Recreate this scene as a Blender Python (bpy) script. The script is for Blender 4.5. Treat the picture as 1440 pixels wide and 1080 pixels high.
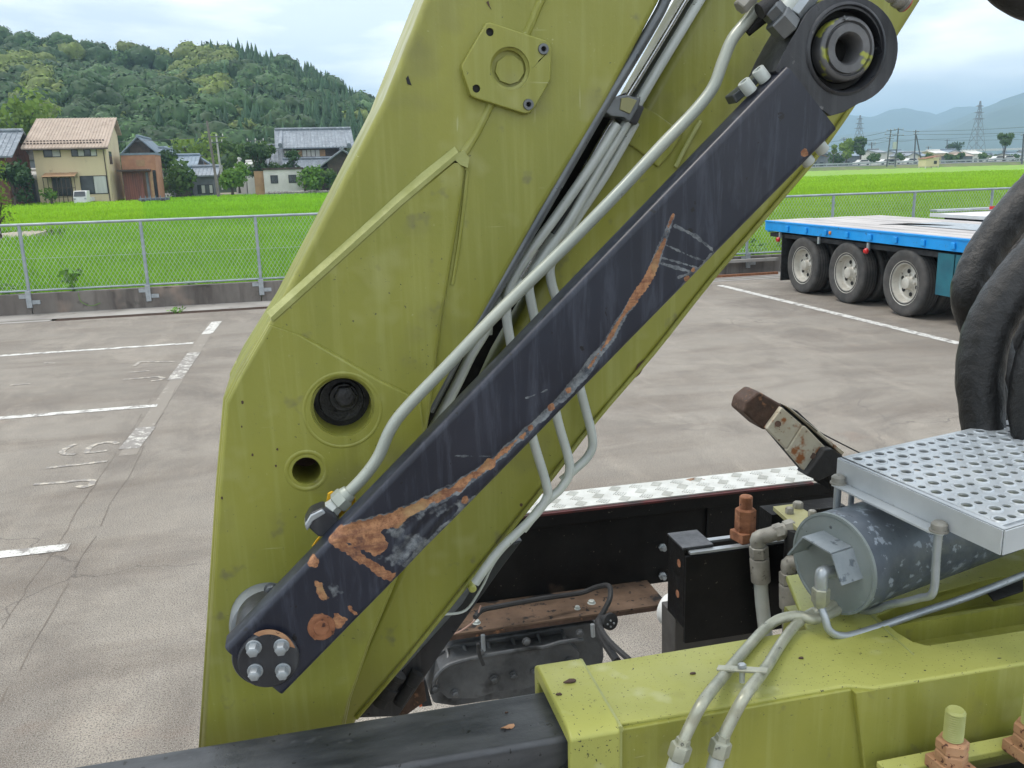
import bpy, bmesh, math, random
import numpy as np
from mathutils import Vector, Matrix
from mathutils.geometry import tessellate_polygon
random.seed(7); RNG = np.random.default_rng(7)
R = math.radians
scene = bpy.context.scene
for o in list(bpy.data.objects): bpy.data.objects.remove(o)
COL = scene.collection

# ------------------------------------------------------------------ camera
FPX, CAMH = 1250.0, 2.3
YAW, PITCH, ROLL = R(13.0), R(13.5), R(1.6)
FW = np.array([math.sin(YAW)*math.cos(PITCH), math.cos(YAW)*math.cos(PITCH), -math.sin(PITCH)])
_rt = np.array([math.cos(YAW), -math.sin(YAW), 0.0]); _up = np.cross(_rt, FW)
RT = _rt*math.cos(ROLL) - _up*math.sin(ROLL); UP = np.cross(RT, FW)
CAM = np.array([0.0, 0.0, CAMH])
cd = bpy.data.cameras.new('camera'); cam = bpy.data.objects.new('camera', cd); COL.objects.link(cam)
cd.sensor_width = 36; cd.lens = 36*FPX/1440; cd.clip_start = 0.05; cd.clip_end = 9000
cam.matrix_world = Matrix(((RT[0], UP[0], -FW[0], 0), (RT[1], UP[1], -FW[1], 0), (RT[2], UP[2], -FW[2], CAMH), (0, 0, 0, 1)))
scene.camera = cam

# ------------------------------------------------------------------ light
SUN_EL, SUN_AZ = R(66), R(-75)      # azimuth from +Y, clockwise
world = bpy.data.worlds.new('World'); scene.world = world; world.use_nodes = True
wn, wl = world.node_tree.nodes, world.node_tree.links
wn.clear()
wout = wn.new('ShaderNodeOutputWorld'); bg = wn.new('ShaderNodeBackground')
sky = wn.new('ShaderNodeTexSky'); sky.sky_type = 'NISHITA'; sky.sun_disc = False
sky.sun_elevation = SUN_EL; sky.sun_rotation = SUN_AZ; sky.dust_density = 3; sky.air_density = 1.2
bg.inputs['Strength'].default_value = 0.1
tcw = wn.new('ShaderNodeTexCoord'); mpw = wn.new('ShaderNodeMapping'); mpw.inputs['Scale'].default_value = (1.0, 1.0, 4.2)
mpw.inputs['Location'].default_value = (0.3, 2.1, 0.4)
nz1 = wn.new('ShaderNodeTexNoise'); nz1.inputs['Scale'].default_value = 2.1; nz1.inputs['Detail'].default_value = 7; nz1.inputs['Roughness'].default_value = 0.52; nz1.inputs['Distortion'].default_value = 0.25
nz2 = wn.new('ShaderNodeTexNoise'); nz2.inputs['Scale'].default_value = 3.4; nz2.inputs['Detail'].default_value = 5; nz2.inputs['Roughness'].default_value = 0.5
cr = wn.new('ShaderNodeValToRGB'); cr.color_ramp.elements[0].position = 0.34; cr.color_ramp.elements[1].position = 0.52
cr2 = wn.new('ShaderNodeValToRGB'); cr2.color_ramp.elements[0].position = 0.43; cr2.color_ramp.elements[1].position = 0.58
cr2.color_ramp.elements[0].color = (9.8, 10.8, 11.8, 1); cr2.color_ramp.elements[1].color = (17.0, 17.0, 17.0, 1)
mxw = wn.new('ShaderNodeMix'); mxw.data_type = 'RGBA'
wl.new(tcw.outputs['Generated'], mpw.inputs['Vector'])
wl.new(mpw.outputs['Vector'], nz1.inputs['Vector']); wl.new(mpw.outputs['Vector'], nz2.inputs['Vector'])
wl.new(nz1.outputs['Fac'], cr.inputs['Fac']); wl.new(nz2.outputs['Fac'], cr2.inputs['Fac'])
skm = wn.new('ShaderNodeMix'); skm.data_type = 'RGBA'; skm.inputs[0].default_value = 0.55
wl.new(sky.outputs['Color'], skm.inputs[6]); skm.inputs[7].default_value = (12.4, 13.4, 14.4, 1)
wl.new(cr.outputs['Color'], mxw.inputs[0]); wl.new(skm.outputs[2], mxw.inputs[6]); wl.new(cr2.outputs['Color'], mxw.inputs[7])
wl.new(mxw.outputs[2], bg.inputs['Color']); wl.new(bg.outputs[0], wout.inputs[0])
sd = bpy.data.lights.new('sun', 'SUN'); sd.energy = 1.4; sd.angle = R(14); sd.color = (1, .94, .86)
sun = bpy.data.objects.new('sun', sd); COL.objects.link(sun)
sdir = Vector((math.sin(SUN_AZ)*math.cos(SUN_EL), math.cos(SUN_AZ)*math.cos(SUN_EL), math.sin(SUN_EL)))
sun.rotation_euler = sdir.to_track_quat('Z', 'Y').to_euler(); sun.location = (0, 0, 50)
vs = scene.view_settings; vs.view_transform = 'Standard'; vs.look = 'None'; vs.gamma = 1; vs.use_curve_mapping = False
vs.exposure = 0.36
scene.cycles.max_bounces = 6; scene.cycles.volume_bounces = 0
scene.render.resolution_x = 1024; scene.render.resolution_y = 768

# ------------------------------------------------------------------ photo measurements -> points of the place
def ray(x, y): return FW + RT*(x-720)/FPX - UP*(y-540)/FPX
def onZ(x, y, z=0.0): r = ray(x, y); return CAM + r*((z-CAMH)/r[2])
def onY(x, y, Y): r = ray(x, y); return CAM + r*(Y/r[1])
def onX(x, y, X): r = ray(x, y); return CAM + r*(X/r[0])
def onD(x, y, d): return CAM + ray(x, y)*d
def proj(p):
    d = np.asarray(p) - CAM; z = d@FW
    return 720 + FPX*(d@RT)/z, 540 - FPX*(d@UP)/z
def gx(px, Y): return float(onY(px, 250, Y)[0])          # world x of a column of the photo at distance Y
def hz(px, py, Y): return float(onY(px, py, Y)[2])

# ------------------------------------------------------------------ materials
def _n(nt, t, **k):
    n = nt.nodes.new(t)
    for a, b in k.items(): setattr(n, a, b)
    return n
def noise(nt, vec, scale, detail=4, rough=.55, dist=0):
    n = _n(nt, 'ShaderNodeTexNoise'); n.inputs['Scale'].default_value = scale; n.inputs['Detail'].default_value = detail
    n.inputs['Roughness'].default_value = rough; n.inputs['Distortion'].default_value = dist
    nt.links.new(vec, n.inputs['Vector']); return n.outputs['Fac']
def ramp(nt, fac, stops):
    n = _n(nt, 'ShaderNodeValToRGB'); e = n.color_ramp.elements
    while len(e) < len(stops): e.new(.5)
    for i, (p, c) in enumerate(stops):
        e[i].position = p; e[i].color = (c, c, c, 1) if isinstance(c, (int, float)) else (*c, 1)
    nt.links.new(fac, n.inputs[0]); return n.outputs[0]
def mix(nt, fac, a, b, mode='MIX'):
    n = _n(nt, 'ShaderNodeMix', data_type='RGBA', blend_type=mode)
    for s, v in ((0, fac), (6, a), (7, b)):
        if isinstance(v, bpy.types.NodeSocket): nt.links.new(v, n.inputs[s])
        elif s == 0: n.inputs[0].default_value = v
        else: n.inputs[s].default_value = (*v, 1)
    return n.outputs[2]
def mapped(nt, stretch=(1, 1, 1), coord='Object', rot=(0, 0, 0)):
    tc = _n(nt, 'ShaderNodeTexCoord'); m = _n(nt, 'ShaderNodeMapping'); m.inputs['Scale'].default_value = stretch
    m.inputs['Rotation'].default_value = rot
    nt.links.new(tc.outputs[coord], m.inputs[0]); return m.outputs[0]
def new_mat(name):
    m = bpy.data.materials.new(name); m.use_nodes = True; nt = m.node_tree
    return m, nt, nt.nodes['Principled BSDF']
def bump(nt, b, h, dist, strength=1.0):
    n = _n(nt, 'ShaderNodeBump'); n.inputs['Distance'].default_value = dist; n.inputs['Strength'].default_value = strength
    nt.links.new(h, n.inputs['Height']); nt.links.new(n.outputs[0], b.inputs['Normal'])
def surf(name, c1, c2=None, scale=8, stretch=(1, 1, 1), rough=.6, metal=0, spots=(), bmp=0, bscale=None, detail=5, streak=None, rv=.12, coat=0, scr=None):
    """base colour between c1 and c2 by noise; spots = [(colour, scale, threshold, softness)], streak = (colour, amount)"""
    m, nt, b = new_mat(name)
    v = mapped(nt, stretch); v0 = mapped(nt)
    c2 = c2 or tuple(x*.75 for x in c1)
    f = noise(nt, v, scale, detail)
    col = mix(nt, ramp(nt, f, [(.35, 0), (.65, 1)]), c1, c2)
    if streak:
        vs_ = mapped(nt, streak[2] if len(streak) > 2 else (60, 60, 2.2)); g = noise(nt, vs_, 1.0, 4, .6)
        col = mix(nt, ramp(nt, g, [(.5, 0), (.72, streak[1])]), col, streak[0])
    if scr:
        for k_, (ang, st_) in enumerate(((.5, (300, 9, 300)), (-.9, (9, 260, 260)), (1.9, (240, 240, 7)))):
            g = noise(nt, mapped(nt, st_, rot=(ang*.3, ang, ang*.5)), .6, 2, .5, .6)
            gate = ramp(nt, noise(nt, v0, 4.0+k_, 2), [(.52, 0), (.62, .55)])
            l_ = mix(nt, ramp(nt, g, [(scr[1], 0), (scr[1]+.03, 1)]), (0, 0, 0), gate)
            col = mix(nt, l_, col, scr[0])
    for (sc, ss, th, sf) in spots:
        g = noise(nt, v0, ss, 3, .6)
        col = mix(nt, ramp(nt, g, [(th, 0), (th+sf, 1)]), col, sc)
    nt.links.new(col, b.inputs['Base Color'])
    r = ramp(nt, noise(nt, v0, scale*2.3, 3), [(.3, max(0.02, rough-rv)), (.7, min(1, rough+rv))])
    nt.links.new(r, b.inputs['Roughness']); b.inputs['Metallic'].default_value = metal
    if coat: b.inputs['Coat Weight'].default_value = coat
    if bmp: bump(nt, b, noise(nt, v0, bscale or scale*4, 6, .65), bmp)
    return m
GREEN = (.268, .268, .046)
M = {}
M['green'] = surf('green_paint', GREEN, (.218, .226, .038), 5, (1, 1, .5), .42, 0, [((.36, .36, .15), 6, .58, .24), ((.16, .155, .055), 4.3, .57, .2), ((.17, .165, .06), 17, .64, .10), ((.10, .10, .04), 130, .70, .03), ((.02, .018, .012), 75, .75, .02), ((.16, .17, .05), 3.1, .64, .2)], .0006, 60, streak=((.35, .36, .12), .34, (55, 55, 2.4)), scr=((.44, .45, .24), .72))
M['green_lit'] = surf('green_paint_skylit', (.37, .375, .092), (.32, .33, .078), 6, (1, 1, 1), .5, 0, [((.03, .03, .015), 190, .655, .02), ((.04, .04, .02), 75, .69, .02), ((.22, .23, .07), 5, .58, .2), ((.45, .46, .22), 9, .62, .14)], .0008, 70)  # same green lightened by painted-in skylight; specks and blotches are surface marks
M['green_weld'] = surf('green_weld_paint', (.36, .375, .14), (.28, .295, .09), 20, (1, 1, 1), .45, 0, [], .002, 60)
M['black'] = surf('black_paint', (.014, .015, .019), (.03, .032, .038), 12, (1, 1, 1), .38, 0, [((.12, .12, .12), 40, .7, .06)], .0006, 60, streak=((.07, .075, .08), .5))
M['black_beam'] = surf('worn_black_beam_paint', (.02, .023, .028), (.06, .064, .07), 7, (1, 4, 4), .36, 0, [((.005, .005, .006), 60, .66, .03), ((.14, .14, .15), 15, .64, .12)], .0008, 50)
M['black_matte'] = surf('oily_black_paint', (.003, .003, .0035), (.008, .008, .008), 9, (1, 1, 1), .5, 0, [((.10, .09, .07), 90, .70, .03), ((.05, .035, .025), 6, .66, .1)], .001, 80); M['black_matte'].node_tree.nodes['Principled BSDF'].inputs['Specular IOR Level'].default_value = .22
M['rubber'] = surf('black_rubber', (.012, .012, .013), (.03, .03, .031), 9, (1, 1, 1), .75, 0, [], .002, 90)
M['sleeve'] = surf('woven_hose_sleeve', (.004, .004, .0045), (.010, .0095, .009), 9, (1, 1, 1), .42, 0, [((.045, .042, .04), 12, .62, .2)], .006, 34)
M['galv'] = surf('galvanised_steel', (.42, .45, .47), (.3, .33, .35), 14, (1, 1, 1), .42, .55, [((.2, .21, .2), 60, .66, .06)], .0005, 60)
M['galv_dull'] = surf('dull_zinc_tube', (.50, .53, .50), (.40, .43, .41), 9, (1, 1, 1), .5, .2, [((.12, .12, .1), 90, .71, .03), ((.47, .42, .33), 8, .64, .1)], .0005, 60)
M['cream_tube'] = surf('pale_painted_tube', (.38, .40, .345), (.30, .33, .295), 6, (1, 1, 1), .38, .2, [((.15, .15, .12), 120, .72, .03)], .0004, 60)
M['dark_tube'] = surf('dark_steel_tube', (.10, .11, .12), (.16, .17, .175), 12, (1, 1, 1), .38, .5, [], .0004, 60)
M['chrome'] = surf('bright_steel', (.6, .6, .61), (.45, .45, .46), 20, (1, 1, 1), .25, .9, [], .0003, 60)
M['zinc'] = surf('dirty_zinc_fitting', (.30, .29, .255), (.21, .2, .175), 30, (1, 1, 1), .6, .25, [((.09, .085, .07), 60, .62, .08)], .001, 90)
M['brass'] = surf('olive_zinc_fitting', (.42, .42, .33), (.3, .31, .25), 25, (1, 1, 1), .42, .4, [((.12, .12, .1), 70, .66, .05)], .0006, 90)
M['rust'] = surf('rusty_steel', (.30, .13, .065), (.17, .065, .03), 30, (1, 1, 1), .85, 0, [((.42, .22, .12), 22, .6, .1), ((.05, .02, .015), 60, .66, .05)], .002, 110)
M['rust_pale'] = surf('pale_rusted_nut', (.42, .24, .13), (.33, .17, .09), 25, (1, 1, 1), .85, 0, [((.08, .03, .02), 90, .6, .05), ((.22, .05, .03), 40, .66, .05)], .002, 110)
M['rust_dark'] = surf('dark_rust', (.09, .05, .035), (.05, .03, .02), 30, (1, 1, 1), .8, 0, [((.25, .12, .06), 30, .62, .1)], .002, 90)
M['rust_flange'] = surf('rust_stained_flange', (.15, .095, .062), (.08, .05, .032), 10, (1, 1, 1), .7, 0, [((.012, .01, .01), 30, .6, .04), ((.012, .01, .01), 11, .62, .06)], .001, 60)
M['white_rusty'] = surf('rusting_white_paint', (.58, .54, .44), (.5, .44, .33), 15, (1, 1, 1), .6, 0, [((.32, .12, .04), 26, .55, .12), ((.12, .05, .02), 60, .66, .06)], .001, 60)
M['silver'] = surf('silver_painted_step', (.53, .56, .58), (.44, .47, .49), 9, (1, 1, 1), .42, .25, [((.16, .17, .18), 42, .72, .03), ((.33, .11, .05), 26, .76, .02)], .0006, 70)
M['tank'] = surf('bluish_grey_tank_paint', (.060, .075, .095), (.10, .12, .145), 12, (1, 1, 1), .42, .1, [((.26, .30, .35), 42, .58, .06), ((.02, .022, .025), 85, .69, .03)], .0006, 60)
M['tank_end'] = surf('grey_tank_end_paint', (.22, .25, .245), (.16, .19, .19), 8, (1, 1, 1), .4, .1, [((.3, .33, .34), 12, .6, .1), ((.35, .09, .04), 17, .74, .02), ((.03, .03, .03), 90, .72, .02)], .0005, 60)
M['yellow'] = surf('yellow_plastic', (.75, .42, .01), None, 10, rough=.5)
M['checker'] = surf('scuffed_aluminium_tread', (.62, .62, .58), (.5, .5, .46), 12, (1, 1, 1), .45, .25, [((.25, .13, .06), 16, .7, .05), ((.2, .2, .19), 60, .68, .05)], .0006, 60)
M['plate_yellow'] = surf('dull_yellow_plate', (.3, .29, .14), (.24, .23, .11), 12, rough=.6, spots=[((.1, .08, .05), 60, .66, .05)])
M['engine'] = surf('grimy_cast_alloy', (.055, .058, .062), (.13, .135, .14), 7, (1, 1, 1), .5, .35, [((.012, .012, .012), 9, .56, .16)], .003, 30)
M['void'] = surf('dark_hole', (.008, .008, .008), (.012, .012, .012), 20, rough=.8)
M['pin'] = surf('greasy_black_pin', (.012, .012, .013), (.03, .03, .032), 60, (1, 1, 1), .45, .2, [], .002, 160)
M['bushing'] = surf('worn_bushing', (.15, .15, .155), (.08, .082, .086), 20, (1, 1, 1), .4, .3, [((.33, .35, .07), 17, .57, .03)], .0006, 90)
M['grey_cap'] = surf('grey_pin_cap', (.19, .21, .22), (.14, .15, .16), 12, rough=.45)
M['fade_patch'] = surf('faded_green_paint', (.33, .35, .15), GREEN, 9, (1, 1, 1), .55)
# link arm: navy black paint, with rust and scuffs laid down along the dent by vertex attributes
def link_mat():
    m, nt, b = new_mat('navy_black_link_paint')
    v = mapped(nt); vst = mapped(nt, (42, 42, 4))
    n1 = noise(nt, v, 5, 5); n2 = noise(nt, vst, 1.0, 6, .72, .5); n3 = noise(nt, v, 70, 5, .7); n4 = noise(nt, v, 26, 4, .6)
    base = mix(nt, ramp(nt, n1, [(.3, 0), (.7, 1)]), (.005, .007, .016), (.013, .017, .031))
    base = mix(nt, ramp(nt, n2, [(.50, 0), (.70, .6)]), base, (.058, .066, .092))
    base = mix(nt, ramp(nt, noise(nt, v, 2.7, 3), [(.52, 0), (.72, .22)]), base, (.075, .07, .085))
    base = mix(nt, ramp(nt, noise(nt, v, 55, 3), [(.70, 0), (.72, 1)]), base, (.004, .004, .006))
    a1 = _n(nt, 'ShaderNodeAttribute', attribute_name='rust').outputs['Fac']; a2 = _n(nt, 'ShaderNodeAttribute', attribute_name='scuff').outputs['Fac']
    def edge(a, nz, k, lo, hi):
        x = _n(nt, 'ShaderNodeMath', operation='SUBTRACT'); nt.links.new(nz, x.inputs[0]); x.inputs[1].default_value = .5
        y = _n(nt, 'ShaderNodeMath', operation='MULTIPLY_ADD'); nt.links.new(x.outputs[0], y.inputs[0]); y.inputs[1].default_value = k
        nt.links.new(a, y.inputs[2]); return ramp(nt, y.outputs[0], [(lo, 0), (hi, 1)])
    fs = edge(a2, n4, 1.1, .42, .58); fr = edge(a1, noise(nt, v, 48, 8, .85), 1.5, .46, .56)
    scuf = mix(nt, ramp(nt, noise(nt, v, 40, 6, .75), [(.38, 0), (.62, 1)]), (.022, .028, .042), (.19, .205, .215))
    rst = mix(nt, ramp(nt, noise(nt, v, 75, 7, .8), [(.38, 0), (.60, 1)]), (.16, .062, .030), (.40, .20, .095))
    rst = mix(nt, ramp(nt, noise(nt, mapped(nt, (14, 14, 120), rot=(0, .78, 0)), 1.0, 5, .7), [(.48, 0), (.66, .7)]), rst, (.13, .055, .035))
    rst = mix(nt, ramp(nt, noise(nt, v, 15, 3, .6), [(.56, 0), (.7, .8)]), rst, (.33, .22, .10))
    rst = mix(nt, ramp(nt, noise(nt, v, 19, 4, .7), [(.60, 0), (.7, .8)]), rst, (.075, .03, .025))
    c = mix(nt, fs, base, scuf); c = mix(nt, fr, c, rst)
    nt.links.new(c, b.inputs['Base Color'])
    rr = mix(nt, fr, (.34,)*3, (.85,)*3); rr = mix(nt, .25, rr, ramp(nt, n2, [(.3, .25), (.7, .6)]))
    nt.links.new(rr, b.inputs['Roughness'])
    bump(nt, b, mix(nt, fr, n1, n3), .002)
    return m
M['link'] = link_mat()

def asphalt_mat():
    m, nt, b = new_mat('weathered_asphalt')
    v = mapped(nt)
    big = noise(nt, v, .23, 5, .6); mid = noise(nt, mapped(nt, (.5, 1.5, 1)), .9, 6, .65, .4); sp = noise(nt, v, 120, 3, .7); sp2 = noise(nt, v, 240, 2, .6)
    c = mix(nt, ramp(nt, big, [(.36, 0), (.62, 1)]), (.230, .198, .158), (.330, .292, .242))
    c = mix(nt, ramp(nt, mid, [(.47, 0), (.66, .8)]), c, (.165, .130, .098))
    c = mix(nt, ramp(nt, noise(nt, v, .55, 6, .7, .8), [(.50, 0), (.66, .75)]), c, (.140, .114, .090))
    c = mix(nt, ramp(nt, noise(nt, mapped(nt, (1, .35, 1)), 1.6, 6, .7, .6), [(.52, 0), (.72, .6)]), c, (.42, .365, .295))
    c = mix(nt, ramp(nt, noise(nt, v, 3.1, 7, .75), [(.35, .35), (.6, 0)]), c, (.15, .135, .12))
    c = mix(nt, ramp(nt, sp, [(.36, .9), (.52, 0)]), c, (.06, .052, .046))
    c = mix(nt, ramp(nt, sp2, [(.54, 0), (.66, .8)]), c, (.44, .41, .37))
    c = mix(nt, ramp(nt, noise(nt, v, .8, 4, .6, .3), [(.66, 0), (.8, .35)]), c, (.26, .15, .10))
    vo = _n(nt, 'ShaderNodeTexVoronoi', feature='DISTANCE_TO_EDGE'); vo.inputs['Scale'].default_value = .33
    wv = _n(nt, 'ShaderNodeVectorMath', operation='MULTIPLY_ADD'); nn = _n(nt, 'ShaderNodeTexNoise'); nn.inputs['Scale'].default_value = 1.4; nn.inputs['Detail'].default_value = 6
    nt.links.new(v, nn.inputs['Vector']); nt.links.new(nn.outputs['Color'], wv.inputs[0]); wv.inputs[1].default_value = (1.1, 1.1, 0); nt.links.new(v, wv.inputs[2]); nt.links.new(wv.outputs[0], vo.inputs['Vector'])
    crk = ramp(nt, vo.outputs['Distance'], [(.0, .6), (.0028, 0)])
    cm = mix(nt, ramp(nt, noise(nt, v, .35, 3), [(.48, 0), (.6, 1)]), (0, 0, 0), crk)
    c = mix(nt, cm, c, (.07, .06, .055))
    nt.links.new(c, b.inputs['Base Color']); b.inputs['Roughness'].default_value = .9
    bump(nt, b, sp, .006, .8)
    return m
M['asphalt'] = asphalt_mat()
def paint_mat(name, col, wear, base=(.24, .22, .2), sc=9):
    m, nt, b = new_mat(name); v = mapped(nt)
    f = ramp(nt, noise(nt, v, sc, 8, .78), [(wear, 0), (wear+.07, 1)])
    f2 = ramp(nt, noise(nt, v, 70, 3, .7), [(.40, .0), (.5, 1)])
    c = mix(nt, f, mix(nt, noise(nt, v, 60, 3), tuple(x*.8 for x in base), tuple(x*1.2 for x in base)), mix(nt, f2, (.42, .4, .36), col))
    nt.links.new(c, b.inputs['Base Color']); b.inputs['Roughness'].default_value = .85
    return m
M['line'] = paint_mat('white_road_paint', (.66, .65, .61), .43)
M['line_worn'] = paint_mat('worn_white_road_paint', (.6, .58, .52), .50)
M['letter'] = paint_mat('worn_letter_paint', (.52, .46, .37), .49, sc=14)
M['concrete'] = surf('stained_concrete', (.20, .18, .16), (.11, .095, .085), 1.4, (1, 1, .6), .9, 0, [((.27, .21, .17), 1.1, .56, .12), ((.05, .045, .04), 3, .62, .15)], .004, 40, streak=((.06, .05, .045), .7, (6, 6, .7)))
M['gutter'] = surf('pale_concrete', (.36, .34, .31), (.24, .22, .2), 1.2, (1, 1, 1), .9, 0, [((.13, .12, .1), 2.3, .58, .15)], .004, 60)
M['soil'] = surf('field_mud', (.06, .055, .03), (.10, .09, .05), 1.5, rough=.9)
M['verge'] = surf('rough_grass_ground', (.10, .16, .035), (.17, .17, .08), .3, rough=.95, bmp=.05, bscale=4)
M['dirt'] = surf('dry_path', (.42, .36, .29), (.32, .27, .2), .7, rough=.95)
M['fence'] = surf('galvanised_fence', (.38, .42, .45), (.28, .32, .35), 5, rough=.5, metal=.4)
M['wire'] = surf('fence_wire', (.55, .6, .58), (.42, .47, .46), 5, rough=.55, metal=.2)
M['leafweed'] = surf('weed_leaf', (.16, .33, .04), (.09, .22, .03), 4, rough=.6)
M['blue'] = surf('blue_trailer_paint', (.008, .31, .78), (.008, .25, .64), 2, rough=.4, spots=[((.03, .10, .18), 9, .64, .12), ((.16, .12, .1), 25, .7, .04)])
M['teal'] = surf('teal_flap', (.012, .13, .17), (.01, .09, .13), 3, rough=.6)
M['deckwood'] = surf('pale_weathered_planks', (.50, .47, .45), (.37, .35, .34), 3, (1, .3, 1), .8)
M['tyre'] = surf('dusty_tyre', (.045, .044, .043), (.08, .075, .07), 5, rough=.85, bmp=.003, bscale=40)
M['rim'] = surf('dusty_alloy_rim', (.58, .56, .5), (.44, .42, .37), 6, rough=.45, metal=.3, spots=[((.2, .18, .14), 14, .64, .1)])
M['red'] = surf('red_lens', (.55, .02, .02), None, 5, rough=.25)
M['amber'] = surf('amber_lens', (.75, .25, .04), None, 5, rough=.25)
M['under'] = surf('dark_underframe', (.012, .013, .015), (.03, .03, .032), 6, rough=.8)
M['white'] = surf('off_white_paint', (.72, .72, .7), (.62, .62, .6), 2, rough=.5)
M['glass'] = surf('dark_window_glass', (.03, .035, .04), (.06, .07, .075), 1, rough=.15, rv=.05)
M['curtain'] = surf('pale_curtain', (.55, .56, .52), (.45, .46, .43), 3, (1, 1, .1), .9)
M['cream'] = surf('cream_wall', (.66, .56, .36), (.60, .50, .32), .6, (1, 1, .3), .85, 0, [((.36, .3, .2), 1.2, .66, .12)])
M['orange'] = surf('orange_brick_wall', (.46, .24, .14), (.36, .18, .11), 1.5, rough=.85)
M['redwood'] = surf('red_brown_boards', (.23, .085, .06), (.13, .055, .045), 1.2, (4, 4, .3), .85)
M['brownroof'] = surf('pinkish_brown_roof', (.46, .36, .285), (.37, .285, .22), .8, (1, 1, 1), .6, 0, [((.16, .1, .08), 2.4, .62, .12)])
M['tile'] = surf('grey_kawara_tile', (.22, .25, .28), (.14, .16, .185), 1.2, rough=.38, spots=[((.35, .39, .43), 2.5, .58, .12)])
M['tileblue'] = surf('blue_grey_roof', (.20, .26, .32), (.14, .18, .22), .9, rough=.5)
M['whitewall'] = surf('white_plaster', (.66, .65, .61), (.55, .54, .5), .9, rough=.85)
M['greywall'] = surf('grey_wall', (.17, .18, .2), (.11, .12, .135), .9, rough=.85)
M['timber'] = surf('dark_timber', (.05, .035, .03), (.09, .065, .05), 2, rough=.8)
M['tan'] = surf('tan_wood', (.42, .26, .14), (.33, .2, .11), 2, rough=.8)
M['pole'] = surf('weathered_pole', (.15, .13, .115), (.2, .18, .16), 3, rough=.85)
M['poleconc'] = surf('concrete_pole', (.42, .42, .41), (.34, .34, .33), 3, rough=.85)
M['pylon'] = surf('grey_pylon_steel', (.22, .24, .26), None, 3, rough=.6)
M['lattice'] = surf('dark_pole_steel', (.10, .11, .12), None, 3, rough=.6)
M['bark'] = surf('bark', (.08, .06, .045), (.05, .04, .03), 6, rough=.9)
def foliage(name, a, b_, c_=None, trans=.25, sc=.8, attr=False):
    m, nt, b = new_mat(name); v = mapped(nt)
    col = mix(nt, ramp(nt, noise(nt, v, sc, 4), [(.35, 0), (.65, 1)]), a, b_)
    if c_: col = mix(nt, ramp(nt, noise(nt, v, sc*7, 3), [(.5, 0), (.7, .8)]), col, c_)
    if attr:
        at = _n(nt, 'ShaderNodeAttribute', attribute_name='tint').outputs['Color']
        col = mix(nt, 1.0, col, at, 'MULTIPLY')
    nt.links.new(col, b.inputs['Base Color']); b.inputs['Roughness'].default_value = .65; b.inputs['Specular IOR Level'].default_value = .25
    if trans:
        tr = _n(nt, 'ShaderNodeBsdfTranslucent'); nt.links.new(col, tr.inputs[0]); ms = _n(nt, 'ShaderNodeMixShader'); ms.inputs[0].default_value = trans
        nt.links.new(b.outputs[0], ms.inputs[1]); nt.links.new(tr.outputs[0], ms.inputs[2]); nt.links.new(ms.outputs[0], nt.nodes['Material Output'].inputs[0])
    return m
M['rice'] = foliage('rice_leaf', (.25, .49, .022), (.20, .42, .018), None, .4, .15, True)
M['ricefar'] = foliage('rice_canopy', (.20, .35, .014), (.16, .30, .012), (.24, .38, .03), 0, .1)
M['crown'] = foliage('forest_crown', (.95, .95, .95), (.62, .66, .62), (1.25, 1.3, 1.1), 0, .33, True)
M['leaf'] = foliage('tree_leaf', (.05, .11, .022), (.09, .16, .03), None, .3, 1.0)
M['leaflight'] = foliage('light_tree_leaf', (.14, .24, .03), (.2, .28, .05), None, .35, 1.0)
M['hedge'] = foliage('hedge_leaf', (.09, .2, .025), (.14, .26, .03), None, .3, 1.0)
M['darkleaf'] = foliage('dark_pine_leaf', (.03, .07, .022), (.05, .1, .03), None, .2, 1.0)
M['mountain'] = foliage('mountain_forest', (.05, .09, .05), (.035, .065, .04), (.07, .11, .06), 0, .012)

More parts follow.
